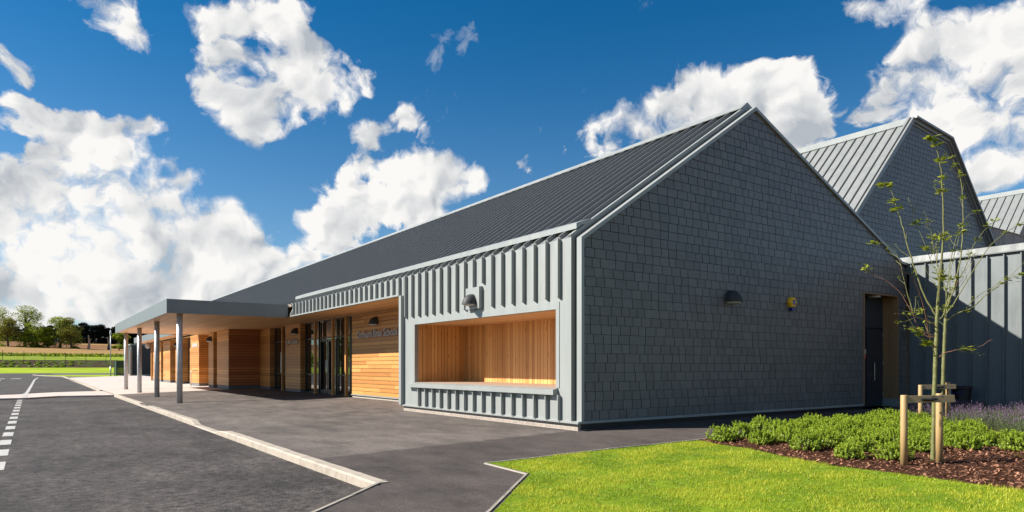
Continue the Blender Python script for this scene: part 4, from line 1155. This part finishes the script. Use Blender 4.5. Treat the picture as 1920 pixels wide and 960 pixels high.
# --- bark chips
n = 26000
P = np.column_stack([rng.uniform(-.5, 8, n), rng.uniform(-8.2, -2.4, n)]); P = P[inpoly(P, [(x-.05-.05*math.sin(y*9)-.03*math.sin(y*23), y) for x, y in bed_edge]+bed_poly[len(bed_edge):])]
spill = np.column_stack([rng.normal(0, .07, 900), np.zeros(900)]); n = len(P)
L = rng.uniform(.008, .034, n); wd_ = L*rng.uniform(.25, .6, n); a = rng.uniform(0, 2*np.pi, n); tl = rng.normal(0, .35, n)
C = np.column_stack([P, gz(P[:,0])+rng.uniform(.010, .032, n)])
U = np.column_stack([np.cos(a)*np.cos(tl)*L, np.sin(a)*np.cos(tl)*L, np.sin(tl)*L])
Vv = np.column_stack([-np.sin(a)*wd_, np.cos(a)*wd_, rng.normal(0, .3, n)*wd_])
V, F = quads(C, U, Vv); np_mesh('bark_mulch', V, F, M['chips'], kind='stuff', label='reddish brown bark chips over the planting bed')
# --- hebe shrubs
def shrub_mesh(seed, r=.25, h=.28, n=340, k=14):
    r_ = np.random.default_rng(seed); C = []; U = []; W_ = []
    lob = [(r_.uniform(-.36,.36)*r, r_.uniform(-.36,.36)*r, r_.uniform(.75,1.1)) for _ in range(6)]
    for i in range(n):
        th = r_.uniform(0, 2*np.pi); ph = np.arccos(r_.uniform(-.05, 1))
        q = lob[r_.integers(6)]
        rr = r*.74*r_.uniform(.84, 1.04)
        tip = np.array([q[0]+rr*np.sin(ph)*np.cos(th), q[1]+rr*np.sin(ph)*np.sin(th), .05+(h*.9)*q[2]*max(0,np.cos(ph))*r_.uniform(.85,1.1)])
        d = tip-np.array([q[0]*.5, q[1]*.5, .0]); d /= np.linalg.norm(d); d = d*.6+np.array([0,0,.5]); d /= np.linalg.norm(d)
        for j in range(k):
            p = tip-d*(.055*(j/k))*1.2; a = j*2.4+th
            side = np.cross(d, [np.cos(a), np.sin(a), .1]); side /= np.linalg.norm(side)
            out = side*.75+d*.65; l = .0125*(1.2-.5*(1-j/k)*.6); out = out/np.linalg.norm(out)
            wv = np.cross(out, d); wv /= np.linalg.norm(wv)+1e-9
            C.append(p+out*l); U.append(out*l); W_.append(wv*l*.58)
    V, F = quads(np.array(C), np.array(U), np.array(W_))
    # inner twigs mass
    return V, F
def dummy_mesh(name, V, F, m):
    o = np_mesh(name, V, F, m); return o
protos = []
for s in range(5):
    V, F = shrub_mesh(40+s); o = np_mesh('shrub', V, F, M['shrub']); 
    tw = MB(); 
    lr = random.Random(s)
    for i in range(26):
        a = lr.uniform(0, 6.283); b = lr.uniform(.05, .17); tw.tube([(0,0,.0),(b*.5*math.cos(a), b*.5*math.sin(a), .10),(b*math.cos(a), b*math.sin(a), lr.uniform(.13,.22))], [.004,.003,.002], 4, False)
    t_ = tw.build('stems', M['bark_g'], None)
    protos.append((o, t_))
SHL = 'low rounded bright green evergreen shrub in the bark-mulched bed'
GRP = 'low evergreen shrubs massed in the planting bed'
spots = [(.62,-2.80,.9),(.70,-3.46,.85),(.62,-4.26,.95),(.35,-5.02,.8),(.62,-5.42,.85),(1.05,-2.85,1.0),(1.55,-5.35,.9),(2.35,-5.55,.95),(2.75,-6.05,.9),(1.15,-3.6,1),(1.1,-4.3,1),(.95,-4.85,.9)]
lr = random.Random(21)
yy = -2.86
row = 0
while yy > -6.0:
    xx = 1.32+(row % 2)*.22+max(0, (-yy-4.9)*1.3)
    while xx < (6.3 if yy > -3.3 else 5.3 if yy > -4.0 else 4.7 if yy > -5 else 3.9):
        p = (xx+lr.uniform(-.09,.09), yy+lr.uniform(-.09,.09), lr.uniform(.78,1.08))
        if all((p[0]-q[0])**2+(p[1]-q[1])**2 > .085 for q in spots): spots.append(p)
        xx += lr.uniform(.40,.47)
    yy -= .40; row += 1
first = [True]*5
for i, (x, y, s) in enumerate(spots):
    k = i % 5; o, t_ = protos[k]
    if not first[k]:
        o = o.copy(); col.objects.link(o); t2 = t_.copy(); col.objects.link(t2); t_ = t2
    first[k] = False; t_.parent = o
    o.location = (x, y, float(gz(x))+.01); o.scale = (s*lr.uniform(.95,1.1), s, s*lr.uniform(.8,1.0)); o.rotation_euler = (0, 0, lr.uniform(0, 6.28))
    tag(o, SHL, 'shrub', GRP)
# --- lavender
def lav(seed):
    r_ = np.random.default_rng(seed); C=[];U=[];W_=[];C2=[];U2=[];W2=[]
    for i in range(150):
        a = r_.uniform(0, 6.283); t = abs(r_.normal(0, .45)); L = r_.uniform(.20, .36)
        d = np.array([np.sin(t)*np.cos(a), np.sin(t)*np.sin(a), np.cos(t)]); sd_ = np.cross(d, [np.cos(a+1), np.sin(a+1), .3]); sd_ /= np.linalg.norm(sd_)
        b = np.array([r_.normal(0,.05), r_.normal(0,.05), 0])
        C.append(b+d*L*.5); U.append(d*L*.5); W_.append(sd_*.0022)
        for j in range(5): 
            aa = rdir(1, r_)[0]; C.append(b+d*L*r_.uniform(.1,.6)); U.append((d*.6+aa*.6)*.02); W_.append(np.cross(d, aa)*.004)
        if i % 3 == 0:
            for j in range(7):
                aa = rdir(1, r_)[0]; C2.append(b+d*(L+.045*j/7)); U2.append(aa*.007+d*.004); W2.append(np.cross(d, aa)*.006)
    V1, F1 = quads(np.array(C), np.array(U), np.array(W_)); V2, F2 = quads(np.array(C2), np.array(U2), np.array(W2))
    o = np_mesh('lavender', V1, F1, M['lavleaf']); f = np_mesh('flowers', V2, F2, M['lavflower']); f.parent = o; return o, f
LP = [lav(60+i) for i in range(3)]
lspots = []
yy = -3.1
while yy > -7.2:
    xx = 6.9 if yy > -3.4 else 6.0 if yy > -4.1 else 5.1 if yy > -5.2 else 4.6
    while xx < 9.6: lspots.append((xx+lr.uniform(-.1,.1), yy+lr.uniform(-.1,.1))); xx += .42
    yy -= .40
for x in (6.6,7.3,8.0,8.7,9.4,10.1,10.8): lspots.append((x, -2.75+lr.uniform(-.08,.08)))
lspots.append((5.4,-3.5)); 
f3 = [True]*3
for i, (x, y) in enumerate(lspots):
    k = i % 3; o, f = LP[k]
    if not f3[k]:
        o = o.copy(); col.objects.link(o); f = f.copy(); col.objects.link(f); f.parent = o
    f3[k] = False; o.location = (x, y, float(gz(x))); s = lr.uniform(.8, 1.2); o.scale = (s, s, s); o.rotation_euler = (0,0,lr.uniform(0,6.28))
    tag(o, 'purple flowering lavender clump behind the green shrubs', 'lavender', 'lavender clumps at the back of the bed')
# --- small ferns
def fern(loc, s, label, seed):
    r_ = np.random.default_rng(seed); C=[];U=[];W_=[]
    for i in range(16):
        a = r_.uniform(0,6.283); L = r_.uniform(.7,1.1)*s
        for j in range(14):
            t = j/13; p = np.array([math.cos(a)*L*t*.9, math.sin(a)*L*t*.9, L*(.9*t-.75*t*t)]); d = np.array([math.cos(a), math.sin(a), .9-1.5*t]); d /= np.linalg.norm(d)
            sd_ = np.array([-math.sin(a), math.cos(a), 0]); l = .10*s*(1-.75*t)
            for sg in (-1,1): C.append(p+sd_*sg*l*.5); U.append((sd_*sg+d*.4)*l*.5); W_.append(d*.011*s*4*.35)
    V, F = quads(np.array(C), np.array(U), np.array(W_)); V[:,2] = np.maximum(V[:,2], .005); o = np_mesh('fern', V, F, M['fern']); o.location = loc
    tag(o, label, 'fern')
fern((2.0,-6.35,.03), .20, 'yellowing fern behind the right stake of the front tree', 1)
fern((1.55,-7.15,.03), .24, 'rusty yellow fern nearest the lawn at the right edge', 2)
fern((2.2,-7.1,.03), .26, 'larger green-yellow fern at the right edge of the bed', 3)

# ------------------------------------------------------------------ staked trees (local x = to the right, z up)
def young_tree(name, loc, label, trunk, branches, seed, leafn=1.0, group=None):
    root = thing(name, label, 'tree', loc)
    r_ = np.random.default_rng(seed); B = Vector(loc)
    def Wp(u, d, z): return B+RT*u+FW*d+Vector((0,0,z))
    mb = MB(); pts = []; rad = []
    for (u, z, r0) in trunk: pts.append(Wp(u, 0, z)); rad.append(r0)
    # little swellings along the bark
    P2 = []; R2 = []
    for i in range(len(pts)-1):
        for s in range(6):
            t = s/6; P2.append(pts[i].lerp(pts[i+1], t)+Vector((r_.normal(0,.0012), r_.normal(0,.0012), 0))); R2.append((rad[i]*(1-t)+rad[i+1]*t)*(1+.08*math.sin(s*2.2+i)+.05*r_.normal()))
    P2.append(pts[-1]); R2.append(rad[-1])
    mb.tube(P2, R2, 10); mb.build('trunk', M['bark_y'], root, smooth=True)
    C=[];U=[];W_=[]
    tw_ = MB()
    for (kind, ctrl, r0, leaves) in branches:
        mb = MB(); P = [Wp(*c) for c in ctrl]
        # smooth polyline
        Q = []
        for i in range(len(P)-1):
            for s in range(5):
                t = s/5; p0 = P[max(i-1,0)]; p1 = P[i]; p2 = P[i+1]; p3 = P[min(i+2, len(P)-1)]
                Q.append(.5*((2*p1)+(-p0+p2)*t+(2*p0-5*p1+4*p2-p3)*t*t+(-p0+3*p1-3*p2+p3)*t**3))
        Q.append(P[-1]); m_ = len(Q)
        Q = [p+Vector((r_.normal(0,.003), r_.normal(0,.003), r_.normal(0,.003))) if 0 < i < m_-1 else p for i, p in enumerate(Q)]
        rr = [max(.0026, r0*(1-.78*i/(m_-1))) for i in range(m_)]
        mb.tube(Q, rr, 6); mb.build('branch', M['bark_y' if kind == 'g' else 'bark_r'], root, smooth=True)
        for s in range(3 if kind == 'g' else 1):         # fine side twigs with a few leaves at their tips
            k0 = int(m_*r_.uniform(.25, .85)); d_ = (Q[min(k0+2, m_-1)]-Q[max(k0-2, 0)]).normalized()
            side = Vector(rdir(1, r_)[0]); side = (side-d_*side.dot(d_)).normalized(); L_ = r_.uniform(.10, .32)
            e_ = Q[k0]+(d_*.75+side*.65+Vector((0,0,.25))).normalized()*L_; mid = Q[k0].lerp(e_, .5)+side*L_*.06
            tw_.tube([Q[k0], mid, e_], [.0038, .003, .002], 5, False)
            for j in range(4):
                d = rdir(1, r_)[0]; d[2] = abs(d[2])*.3; d /= np.linalg.norm(d); l = r_.uniform(.014, .028)
                s_ = np.cross(d, [0,0,1]); s_ = s_/(np.linalg.norm(s_)+1e-9)
                C.append(np.array(e_)+r_.normal(0, .012, 3)+d*l); U.append(d*l); W_.append(s_*l*.6)
        for t in leaves:
            c = Q[min(m_-1, int(t*(m_-1)))]
            for j in range(int(15*leafn)):
                d = rdir(1, r_)[0]; d[2] = abs(d[2])*.25-.05; d /= np.linalg.norm(d); l = r_.uniform(.026, .050)
                s_ = np.cross(d, [0,0,1]); s_ = s_/(np.linalg.norm(s_)+1e-9)+np.array([0,0,r_.normal(0,.35)])
                p = np.array(c)+r_.normal(0, .018, 3)+d*l
                C.append(p); U.append(d*l); W_.append(s_*l*.62)
    V, F = quads(np.array(C), np.array(U), np.array(W_)); V -= np.array(loc)
    tw_.build('twigs', M['bark_y'], root)
    lf = np_mesh('leaves', V, F, M['treeleaf']); lf.parent = root
    return root
def px(D, bx, by, dz=0):
    return lambda x, y, d=0: ((x-bx)/1280*D, d, (by-y)/1280*D+dz)
q = px(8.46, 1749, 864); T1 = []
def BR(q, kind, pts, r0, leaves, dr=0.0, seed=0):
    n = len(pts); out = []
    for i, (x, y) in enumerate(pts):
        u, d, z = q(x, y); t = i/(n-1); out.append((u, dr*t, z))
    return (kind, out, r0, leaves)
trunk1 = [(q(x, y)[0], q(x, y)[2], r) for x, y, r in ((1749,868,.030),(1751,800,.028),(1752,740,.027),(1754,680,.025),(1756,630,.023),(1757,592,.021),(1760,545,.017))]
br1 = [
 BR(q,'g',[(1760,548),(1762,500),(1764,440),(1760,370),(1755,320),(1745,285),(1734,266)], .015, [.35,.55,.62,.75,.9,1.0], -.15),
 BR(q,'g',[(1757,592),(1740,560),(1728,520),(1715,470),(1704,415),(1698,385),(1688,345),(1676,335)], .012, [.72,.78,.92,1.0], .25),
 BR(q,'r',[(1754,652),(1736,630),(1722,590),(1705,550),(1685,523),(1656,512)], .008, [], -.35),
 BR(q,'r',[(1754,632),(1735,622),(1722,580),(1708,545),(1688,520),(1668,505),(1658,490)], .005, [.98], .45),
 BR(q,'r',[(1754,612),(1738,603),(1712,597),(1685,592),(1652,590)], .007, [], -.3),
 BR(q,'g',[(1752,668),(1742,650),(1728,645),(1712,640),(1700,628),(1682,620)], .006, [.45,.55,.85,1.0], -.4),
 BR(q,'r',[(1753,672),(1768,660),(1782,655),(1800,655),(1815,648),(1829,636)], .006, [.55,.62], -.3),
 BR(q,'r',[(1752,628),(1738,622),(1726,615),(1715,612)], .005, [], .1),
 BR(q,'g',[(1758,588),(1770,560),(1778,520),(1784,460),(1790,420)], .008, [.5,.9], .4),
 BR(q,'g',[(1757,600),(1775,592),(1790,570),(1805,540),(1815,500),(1835,450),(1850,420)], .010, [.3,.6,.8,1.0], .5),
 BR(q,'g',[(1758,575),(1752,540),(1750,505),(1745,480),(1741,440)], .006, [.4,.9], -.3),
 BR(q,'g',[(1757,605),(1738,600),(1722,585),(1716,560),(1710,520),(1702,475),(1685,450),(1662,445)], .006, [.3,1.0], .3),
 BR(q,'g',[(1757,560),(1766,520),(1757,480),(1745,430),(1736,380),(1733,355)], .005, [.5,.7], .35),
]
young_tree('young_tree', (.87,-5.79,.02), 'front sparse young tree tied between two stakes, nearest the lawn', trunk1, br1, 5)
q2 = px(13.0, 1766, 815)
trunk2 = [(q2(x, y)[0], q2(x, y)[2], r) for x, y, r in ((1766,822,.036),(1768,760,.034),(1769,700,.033),(1771,650,.031),(1773,608,.028))]
br2 = [
 BR(q2,'g',[(1772,615),(1790,600),(1812,590),(1835,565),(1865,540),(1897,503)], .016, [.35,.8], -.4),
 BR(q2,'g',[(1812,590),(1822,570),(1838,555),(1852,545),(1872,534)], .008, [.7,.9,1.0], -.6),
 BR(q2,'g',[(1772,612),(1780,580),(1792,550),(1805,500),(1812,450),(1814,400),(1812,350),(1805,320),(1796,300)], .018, [.1,.3,.55,.68,.8,.92,1.0], .2),
 BR(q2,'g',[(1773,608),(1782,570),(1800,540),(1820,510),(1838,470),(1862,440),(1886,420)], .013, [.2,.6,.75,.9,1.0], .3),
 BR(q2,'g',[(1774,600),(1790,575),(1815,530),(1845,480),(1870,455),(1900,435),(1921,422)], .012, [.7,.85,1.0], -.2),
 BR(q2,'g',[(1773,605),(1778,560),(1770,520),(1762,480),(1758,430),(1750,400)], .010, [.4,.6,.85], .3),
 BR(q2,'g',[(1772,612),(1768,590),(1766,545),(1768,500),(1776,450),(1788,425),(1800,418)], .010, [.3,.7,.95], -.5),
 BR(q2,'r',[(1773,600),(1795,560),(1815,530),(1835,515),(1850,500)], .007, [.3], .5),
 BR(q2,'g',[(1773,625),(1762,610),(1745,600),(1735,590),(1722,580)], .006, [.6], .4),
 BR(q2,'g',[(1780,580),(1800,560),(1830,525),(1850,490),(1860,480)], .006, [.95], .5),
]
loc2 = Vector((-8.2638, -9.7068, 0))+FW*13.0+RT*((1766-960)/1280*13.0); loc2.z = .02
young_tree('young_tree', tuple(loc2), 'rear sparse young tree tied between two stakes, in front of the zinc wing wall', trunk2, br2, 6, .9)
def stakes(loc, pts, top, raillen, label, railend):
    """two round stakes and a cross rail; pts = two (u, d) offsets along RT / FW"""
    root = thing('tree_stakes', label, 'tree stakes', loc); B = Vector(loc)
    def Wp(u, d, z): return B+RT*u+FW*d+Vector((0,0,z))
    for i, (u, d) in enumerate(pts):
        mb = MB(); hz = top[i]; r0 = .040
        mb.tube([Wp(u,d,-.05), Wp(u,d,hz*.5), Wp(u,d,hz-.008), Wp(u,d,hz)], [r0*1.02, r0, r0*.97, r0*.88], 14)
        o = mb.build('stake', M['post_wood'], root)
        for p in o.data.polygons: p.use_smooth = len(p.vertices) == 4
    (u0, d0), (u1, d1) = pts; L = u1-u0
    mb = MB(); d_ = (d0+d1)/2-.055
    a, b = u0+.03, u0+raillen; z1 = railend; z0 = z1-.085
    P = [Wp(a,d_-.02,z0),Wp(b,d_-.02,z0+.012),Wp(b,d_-.02,z1+.012),Wp(a,d_-.02,z1),Wp(a,d_+.02,z0),Wp(b,d_+.02,z0+.012),Wp(b,d_+.02,z1+.012),Wp(a,d_+.02,z1)]
    mb.add(P, [(0,1,2,3),(7,6,5,4),(0,4,5,1),(3,2,6,7),(0,3,7,4),(1,5,6,2)]); mb.build('cross_rail', M['rail_wood'], root)
    mb = MB(); uc = (u0+u1)/2+.07 if raillen > L+.05 else (u0+u1)/2
    zc = (z0+z1)/2
    mb.tube([Wp(uc-.12,d_-.028,zc),Wp(uc-.03,d_-.030,zc-.004),Wp(uc+.05,d_-.034,zc+.01),Wp(uc+.07,d_+.03,zc+.01),Wp(uc-.06,d_+.05,zc)], .018, 6); mb.build('tree_tie', M['black_plastic'], root)
    return root
stakes((.31,-5.71,.02), [(0,0),(.50,.12)], [.835,.85], .60, 'pale wooden stakes and cross rail around the front young tree', .825)
s2 = Vector((-8.2638, -9.7068, 0))+FW*12.95+RT*((1726-960)/1280*12.95); s2.z = .02
stakes(tuple(s2), [(0,0),(.585,.1)], [.83,.87], .66, 'pale wooden stakes and cross rail around the rear young tree', .83)

# ------------------------------------------------------------------ background trees
def field_tree(loc, h, spread, label, m, seed, n=5200, trunk_h=.22, clumps=16, lean=0.0, name='field_tree', grp=None, low=.16, leaf=.20, bark='bark_g'):
    r_ = np.random.default_rng(seed); root = thing(name, label, 'tree', loc, grp); B = Vector(loc)
    cl = []
    for i in range(clumps):
        t = r_.uniform(0, 1)**.8; zz = h*(low+(1-low)*t); env = math.sin(min(1, (zz/h-low*.6)/(1-low*.6))*math.pi*.80+.35)
        rr = spread*max(.15, env)*r_.uniform(.25, .95); a = r_.uniform(0, 6.283)
        cl.append((rr*math.cos(a)+lean*zz, rr*math.sin(a), zz-.1*h, r_.uniform(.12,.24)*h))
    mb = MB(); tp = Vector((lean*h*.45, 0, h*.45))
    mb.tube([B+Vector((0,0,-.3)), B+Vector((lean*h*.2,0,h*trunk_h)), B+tp, B+Vector((lean*h*.8, 0, h*.8))], [h*.035, h*.026, h*.018, h*.005], 8)
    for (cx, cy, cz, cr) in cl[:12]:
        s = B+Vector((lean*h*.3, 0, h*r_.uniform(trunk_h*.7, .5))); e = B+Vector((cx, cy, cz))
        mb.tube([s, s.lerp(e, .5)+Vector((0,0,.03*h)), e], [h*.012, h*.008, h*.003], 5, False)
    mb.build('trunk', M[bark], root)
    C = []; per = n//clumps
    for (cx, cy, cz, cr) in cl:
        d = rdir(per, r_); rad = cr*r_.uniform(.35, 1.0, per)**.5
        p = np.column_stack([cx+d[:,0]*rad*1.25, cy+d[:,1]*rad*1.25, cz+d[:,2]*rad*.62]); C.append(p)
    C = np.concatenate(C); k = len(C); l = leaf*r_.uniform(.6, 1.5, k)[:,None]
    u = rdir(k, r_); u[:,2] *= .5; v = np.cross(u, rdir(k, r_)); v /= np.linalg.norm(v, axis=1)[:,None]+1e-9
    V, F = quads(C, u*l, v*l*.6); o = np_mesh('crown', V, F, M[m]); o.parent = root
    return root
def tz(y): return terr(y)-.1
FT = [(-18.5,309,15.5,6.5,'farleaf','tall broad green tree at the left edge of the field',3,.0,20),
 (-15.2,300,11.0,3.6,'farleaf2','thin pale yellow-green tree right of the left-edge tree',4,-.05,11),
 (-10.3,303,16.0,5.2,'farleaf','tall green tree with open top rising highest on the left of the field',6,.02,17),
 (-6.8,298,9.5,4.2,'farleaf','low bushy green tree beside the tallest field tree',7,.0,14),
 (-3.4,297,8.2,4.2,'farleaf','leaning green tree with low crown near the middle of the field',8,-.08,12),
 (.6,296,12.6,4.5,'farleaf','rounded full green tree at the centre of the field row',9,.0,18),
 (4.0,293,12.4,3.4,'farleaf2','windswept olive tree with pale bare trunk in the field row',10,-.09,12),
 (18.6,284,7.0,3.4,'farleaf','small bright green tree beside the lamp post in the view',13,.0,12)]
for (x, y, h, sp, m, lab, sd_, ln, cl) in FT:
    field_tree((x, y, tz(y)), h, sp, lab, m, sd_, 5600, lean=ln, clumps=cl, grp='broadleaf trees along the dry field')
for (x, y, h, lab, sd_) in ((9.2,290,5.4,'pale dead tree stump in the dry field',1),(15.3,286,5.0,'dark ivy-covered stump in the dry field',2)):
    root = thing('tree_stump', lab, 'tree stump', (x, y, tz(y))); mb = MB(); B = Vector((x, y, tz(y)))
    mb.tube([B, B+Vector((.2,0,h*.5)), B+Vector((-.1,0,h))], [.5,.38,.18], 8); mb.tube([B+Vector((.1,0,h*.5)), B+Vector((.9,0,h*.75))], [.2,.1], 6)
    mb.build('trunk', M['bench' if sd_ == 1 else 'bark_g'], root)
PI_ = 'dark conifer in the shelterbelt beyond the dry field'
def pine(loc, h, seed):
    r_ = np.random.default_rng(seed); root = thing('pine_tree', PI_, 'pine tree', loc, 'dark conifers of the shelterbelt'); B = Vector(loc)
    mb = MB(); mb.tube([B, B+Vector((0,0,h*.85))], [.3,.08], 6); mb.build('trunk', M['bark_g'], root)
    C = []
    for i in range(26):
        t = r_.uniform(.02, 1); rr = (1.9*(1-t**2.2)+.5)*h/9; a = r_.uniform(0, 6.283); c = np.array([rr*.7*math.cos(a), rr*.7*math.sin(a), h*t*.93]); d = rdir(170, r_)
        C.append(c+d*np.array([1.25,1.25,.75])*r_.uniform(.3,1,(170,1))**.5*h*.11)
    C = np.concatenate(C); k = len(C); u = rdir(k, r_); v = np.cross(u, rdir(k, r_)); l = .28*r_.uniform(.6,1.3,k)[:,None]
    V, F = quads(C, u*l, v*l*.6); o = np_mesh('crown', V, F, M['pine']); o.parent = root; return root
pp = [pine((0,0,0), 10, 70+i) for i in range(3)]
i = 0; x = -44.0
fp = [True]*3
while x < 74:
    for rowy in (0, 5):
        k = lr.randrange(3); o = pp[k]
        if not fp[k]:
            c = o.copy(); col.objects.link(c)
            for ch in o.children:
                cc = ch.copy(); col.objects.link(cc); cc.parent = c
            o = c
        fp[k] = False
        yy = 388-.68*(x)*.45+rowy+lr.uniform(-1.5,1.5); hh = lr.uniform(7.6,10.2) if x > 3 else lr.uniform(6.5, 9)
        if -19 < x < -4 and lr.random() < .6: hh *= .7
        o.location = (x+rowy*.4+lr.uniform(-.5,.5), yy, terr(yy)-.3); o.scale = (hh/10*1.15, hh/10*1.15, hh/10); o.rotation_euler = (0,0,lr.uniform(0,6.28))
    x += 2.9
# low field bushes
for (x, y, s, lab) in ((-17.3,300,1.5,'low dark bush under the left-edge field tree'),(-11.9,301,1.1,'low green bush at the foot of the tallest field tree'),(5.2,296,1.3,'dark green bush just right of the leaning olive tree'),(-5.2,300,1.0,'flat green bush in the dry grass')):
    r_ = np.random.default_rng(int(s*10)); d = rdir(900, r_); C = d*np.array([1.3,1.3,.8])*s*r_.uniform(.5,1,(900,1)); C[:,2] = np.abs(C[:,2]); u = rdir(900, r_); v = np.cross(u, rdir(900, r_))
    V, F = quads(C, u*.16, v*.10); o = np_mesh('bush', V, F, M['farleaf']); o.location = (x, y, tz(y)); tag(o, lab, 'bush')
# trees and grass that the entrance glass mirrors (beyond the left edge of the view)
for i, (x, y, h) in enumerate(((-34,132,7),(-47,142,9),(-25,148,7),(-62,138,8),(-80,150,10),(-104,146,9))):
    field_tree((x, y, -.2), h, h*.42, 'broad green tree across the car park, mirrored in the entrance glass', 'farleaf', 90+i, 3600, name='roadside_tree', grp='roadside trees mirrored in the entrance glass', clumps=15)
mb = MB(); mb.box(-130, -20, 105, 160, -.255, -.235); mb.build('roadside_lawn', M['lawn_far'], **ST)
# --- planting on the bank: low shrubs, and the wire fence
bs = MB(); r_ = np.random.default_rng(3)
d = rdir(260, r_); C = d*np.array([.55,.55,.40]); C[:,2] = np.abs(C[:,2]); u = rdir(260, r_); v = np.cross(u, rdir(260, r_)); V, F = quads(C, u*.13, v*.08)
pb = np_mesh('bank_shrub', V, F, M['shrub']); firstb = True
for y in (191.3, 193.2, 195.3, 197.2):
    x = -24.0+(y % 2)
    while x < (2 if y > 194 else 0):
        o = pb if firstb else pb.copy()
        if not firstb: col.objects.link(o)
        firstb = False
        s = lr.uniform(.7,1.2); yy = y+lr.uniform(-.5,.5); o.location = (x+lr.uniform(-.4,.4), yy, terr(yy)-.05); o.scale = (s,s,s*.9); o.rotation_euler = (0,0,lr.uniform(0,6))
        tag(o, 'small green shrub on the brown bank beyond the car park', 'shrub', 'small shrubs planted on the far bank'); x += 1.75
for i in range(16):
    x = -27+i*4.3; y = 196-.3*(x); root = None
    mb = MB(); mb.tube([(x,y,terr(y)-.3),(x,y,terr(y)+2.5)], .055, 6); o = mb.build('fence_post', M['fencepost']); rebase(o, (x, y, terr(y)))
    tag(o, 'thin dark fence post on the green bank below the dry field', 'fence post', 'posts of the wire fence along the field')
hd = np.random.default_rng(5); n = 9000
P = np.column_stack([hd.uniform(-60, 60, n), 222+hd.normal(0, 1.6, n)]); C = np.column_stack([P, [terr(y) for y in P[:,1]]+hd.uniform(0,1.0,n)]); u = rdir(n, hd); v = np.cross(u, rdir(n, hd))
V, F = quads(C, u*.32, v*.22); np_mesh('hedge_growth', V, F, M['farleaf'], kind='stuff', label='dark rough growth along the foot of the dry field')

for o in bpy.data.objects:
    if '_o' in o: del o['_o']
bpy.context.view_layer.update()
scene.render.engine = 'CYCLES'
scene.cycles.max_bounces = 6; scene.cycles.diffuse_bounces = 3; scene.cycles.transmission_bounces = 2; scene.cycles.transparent_max_bounces = 4
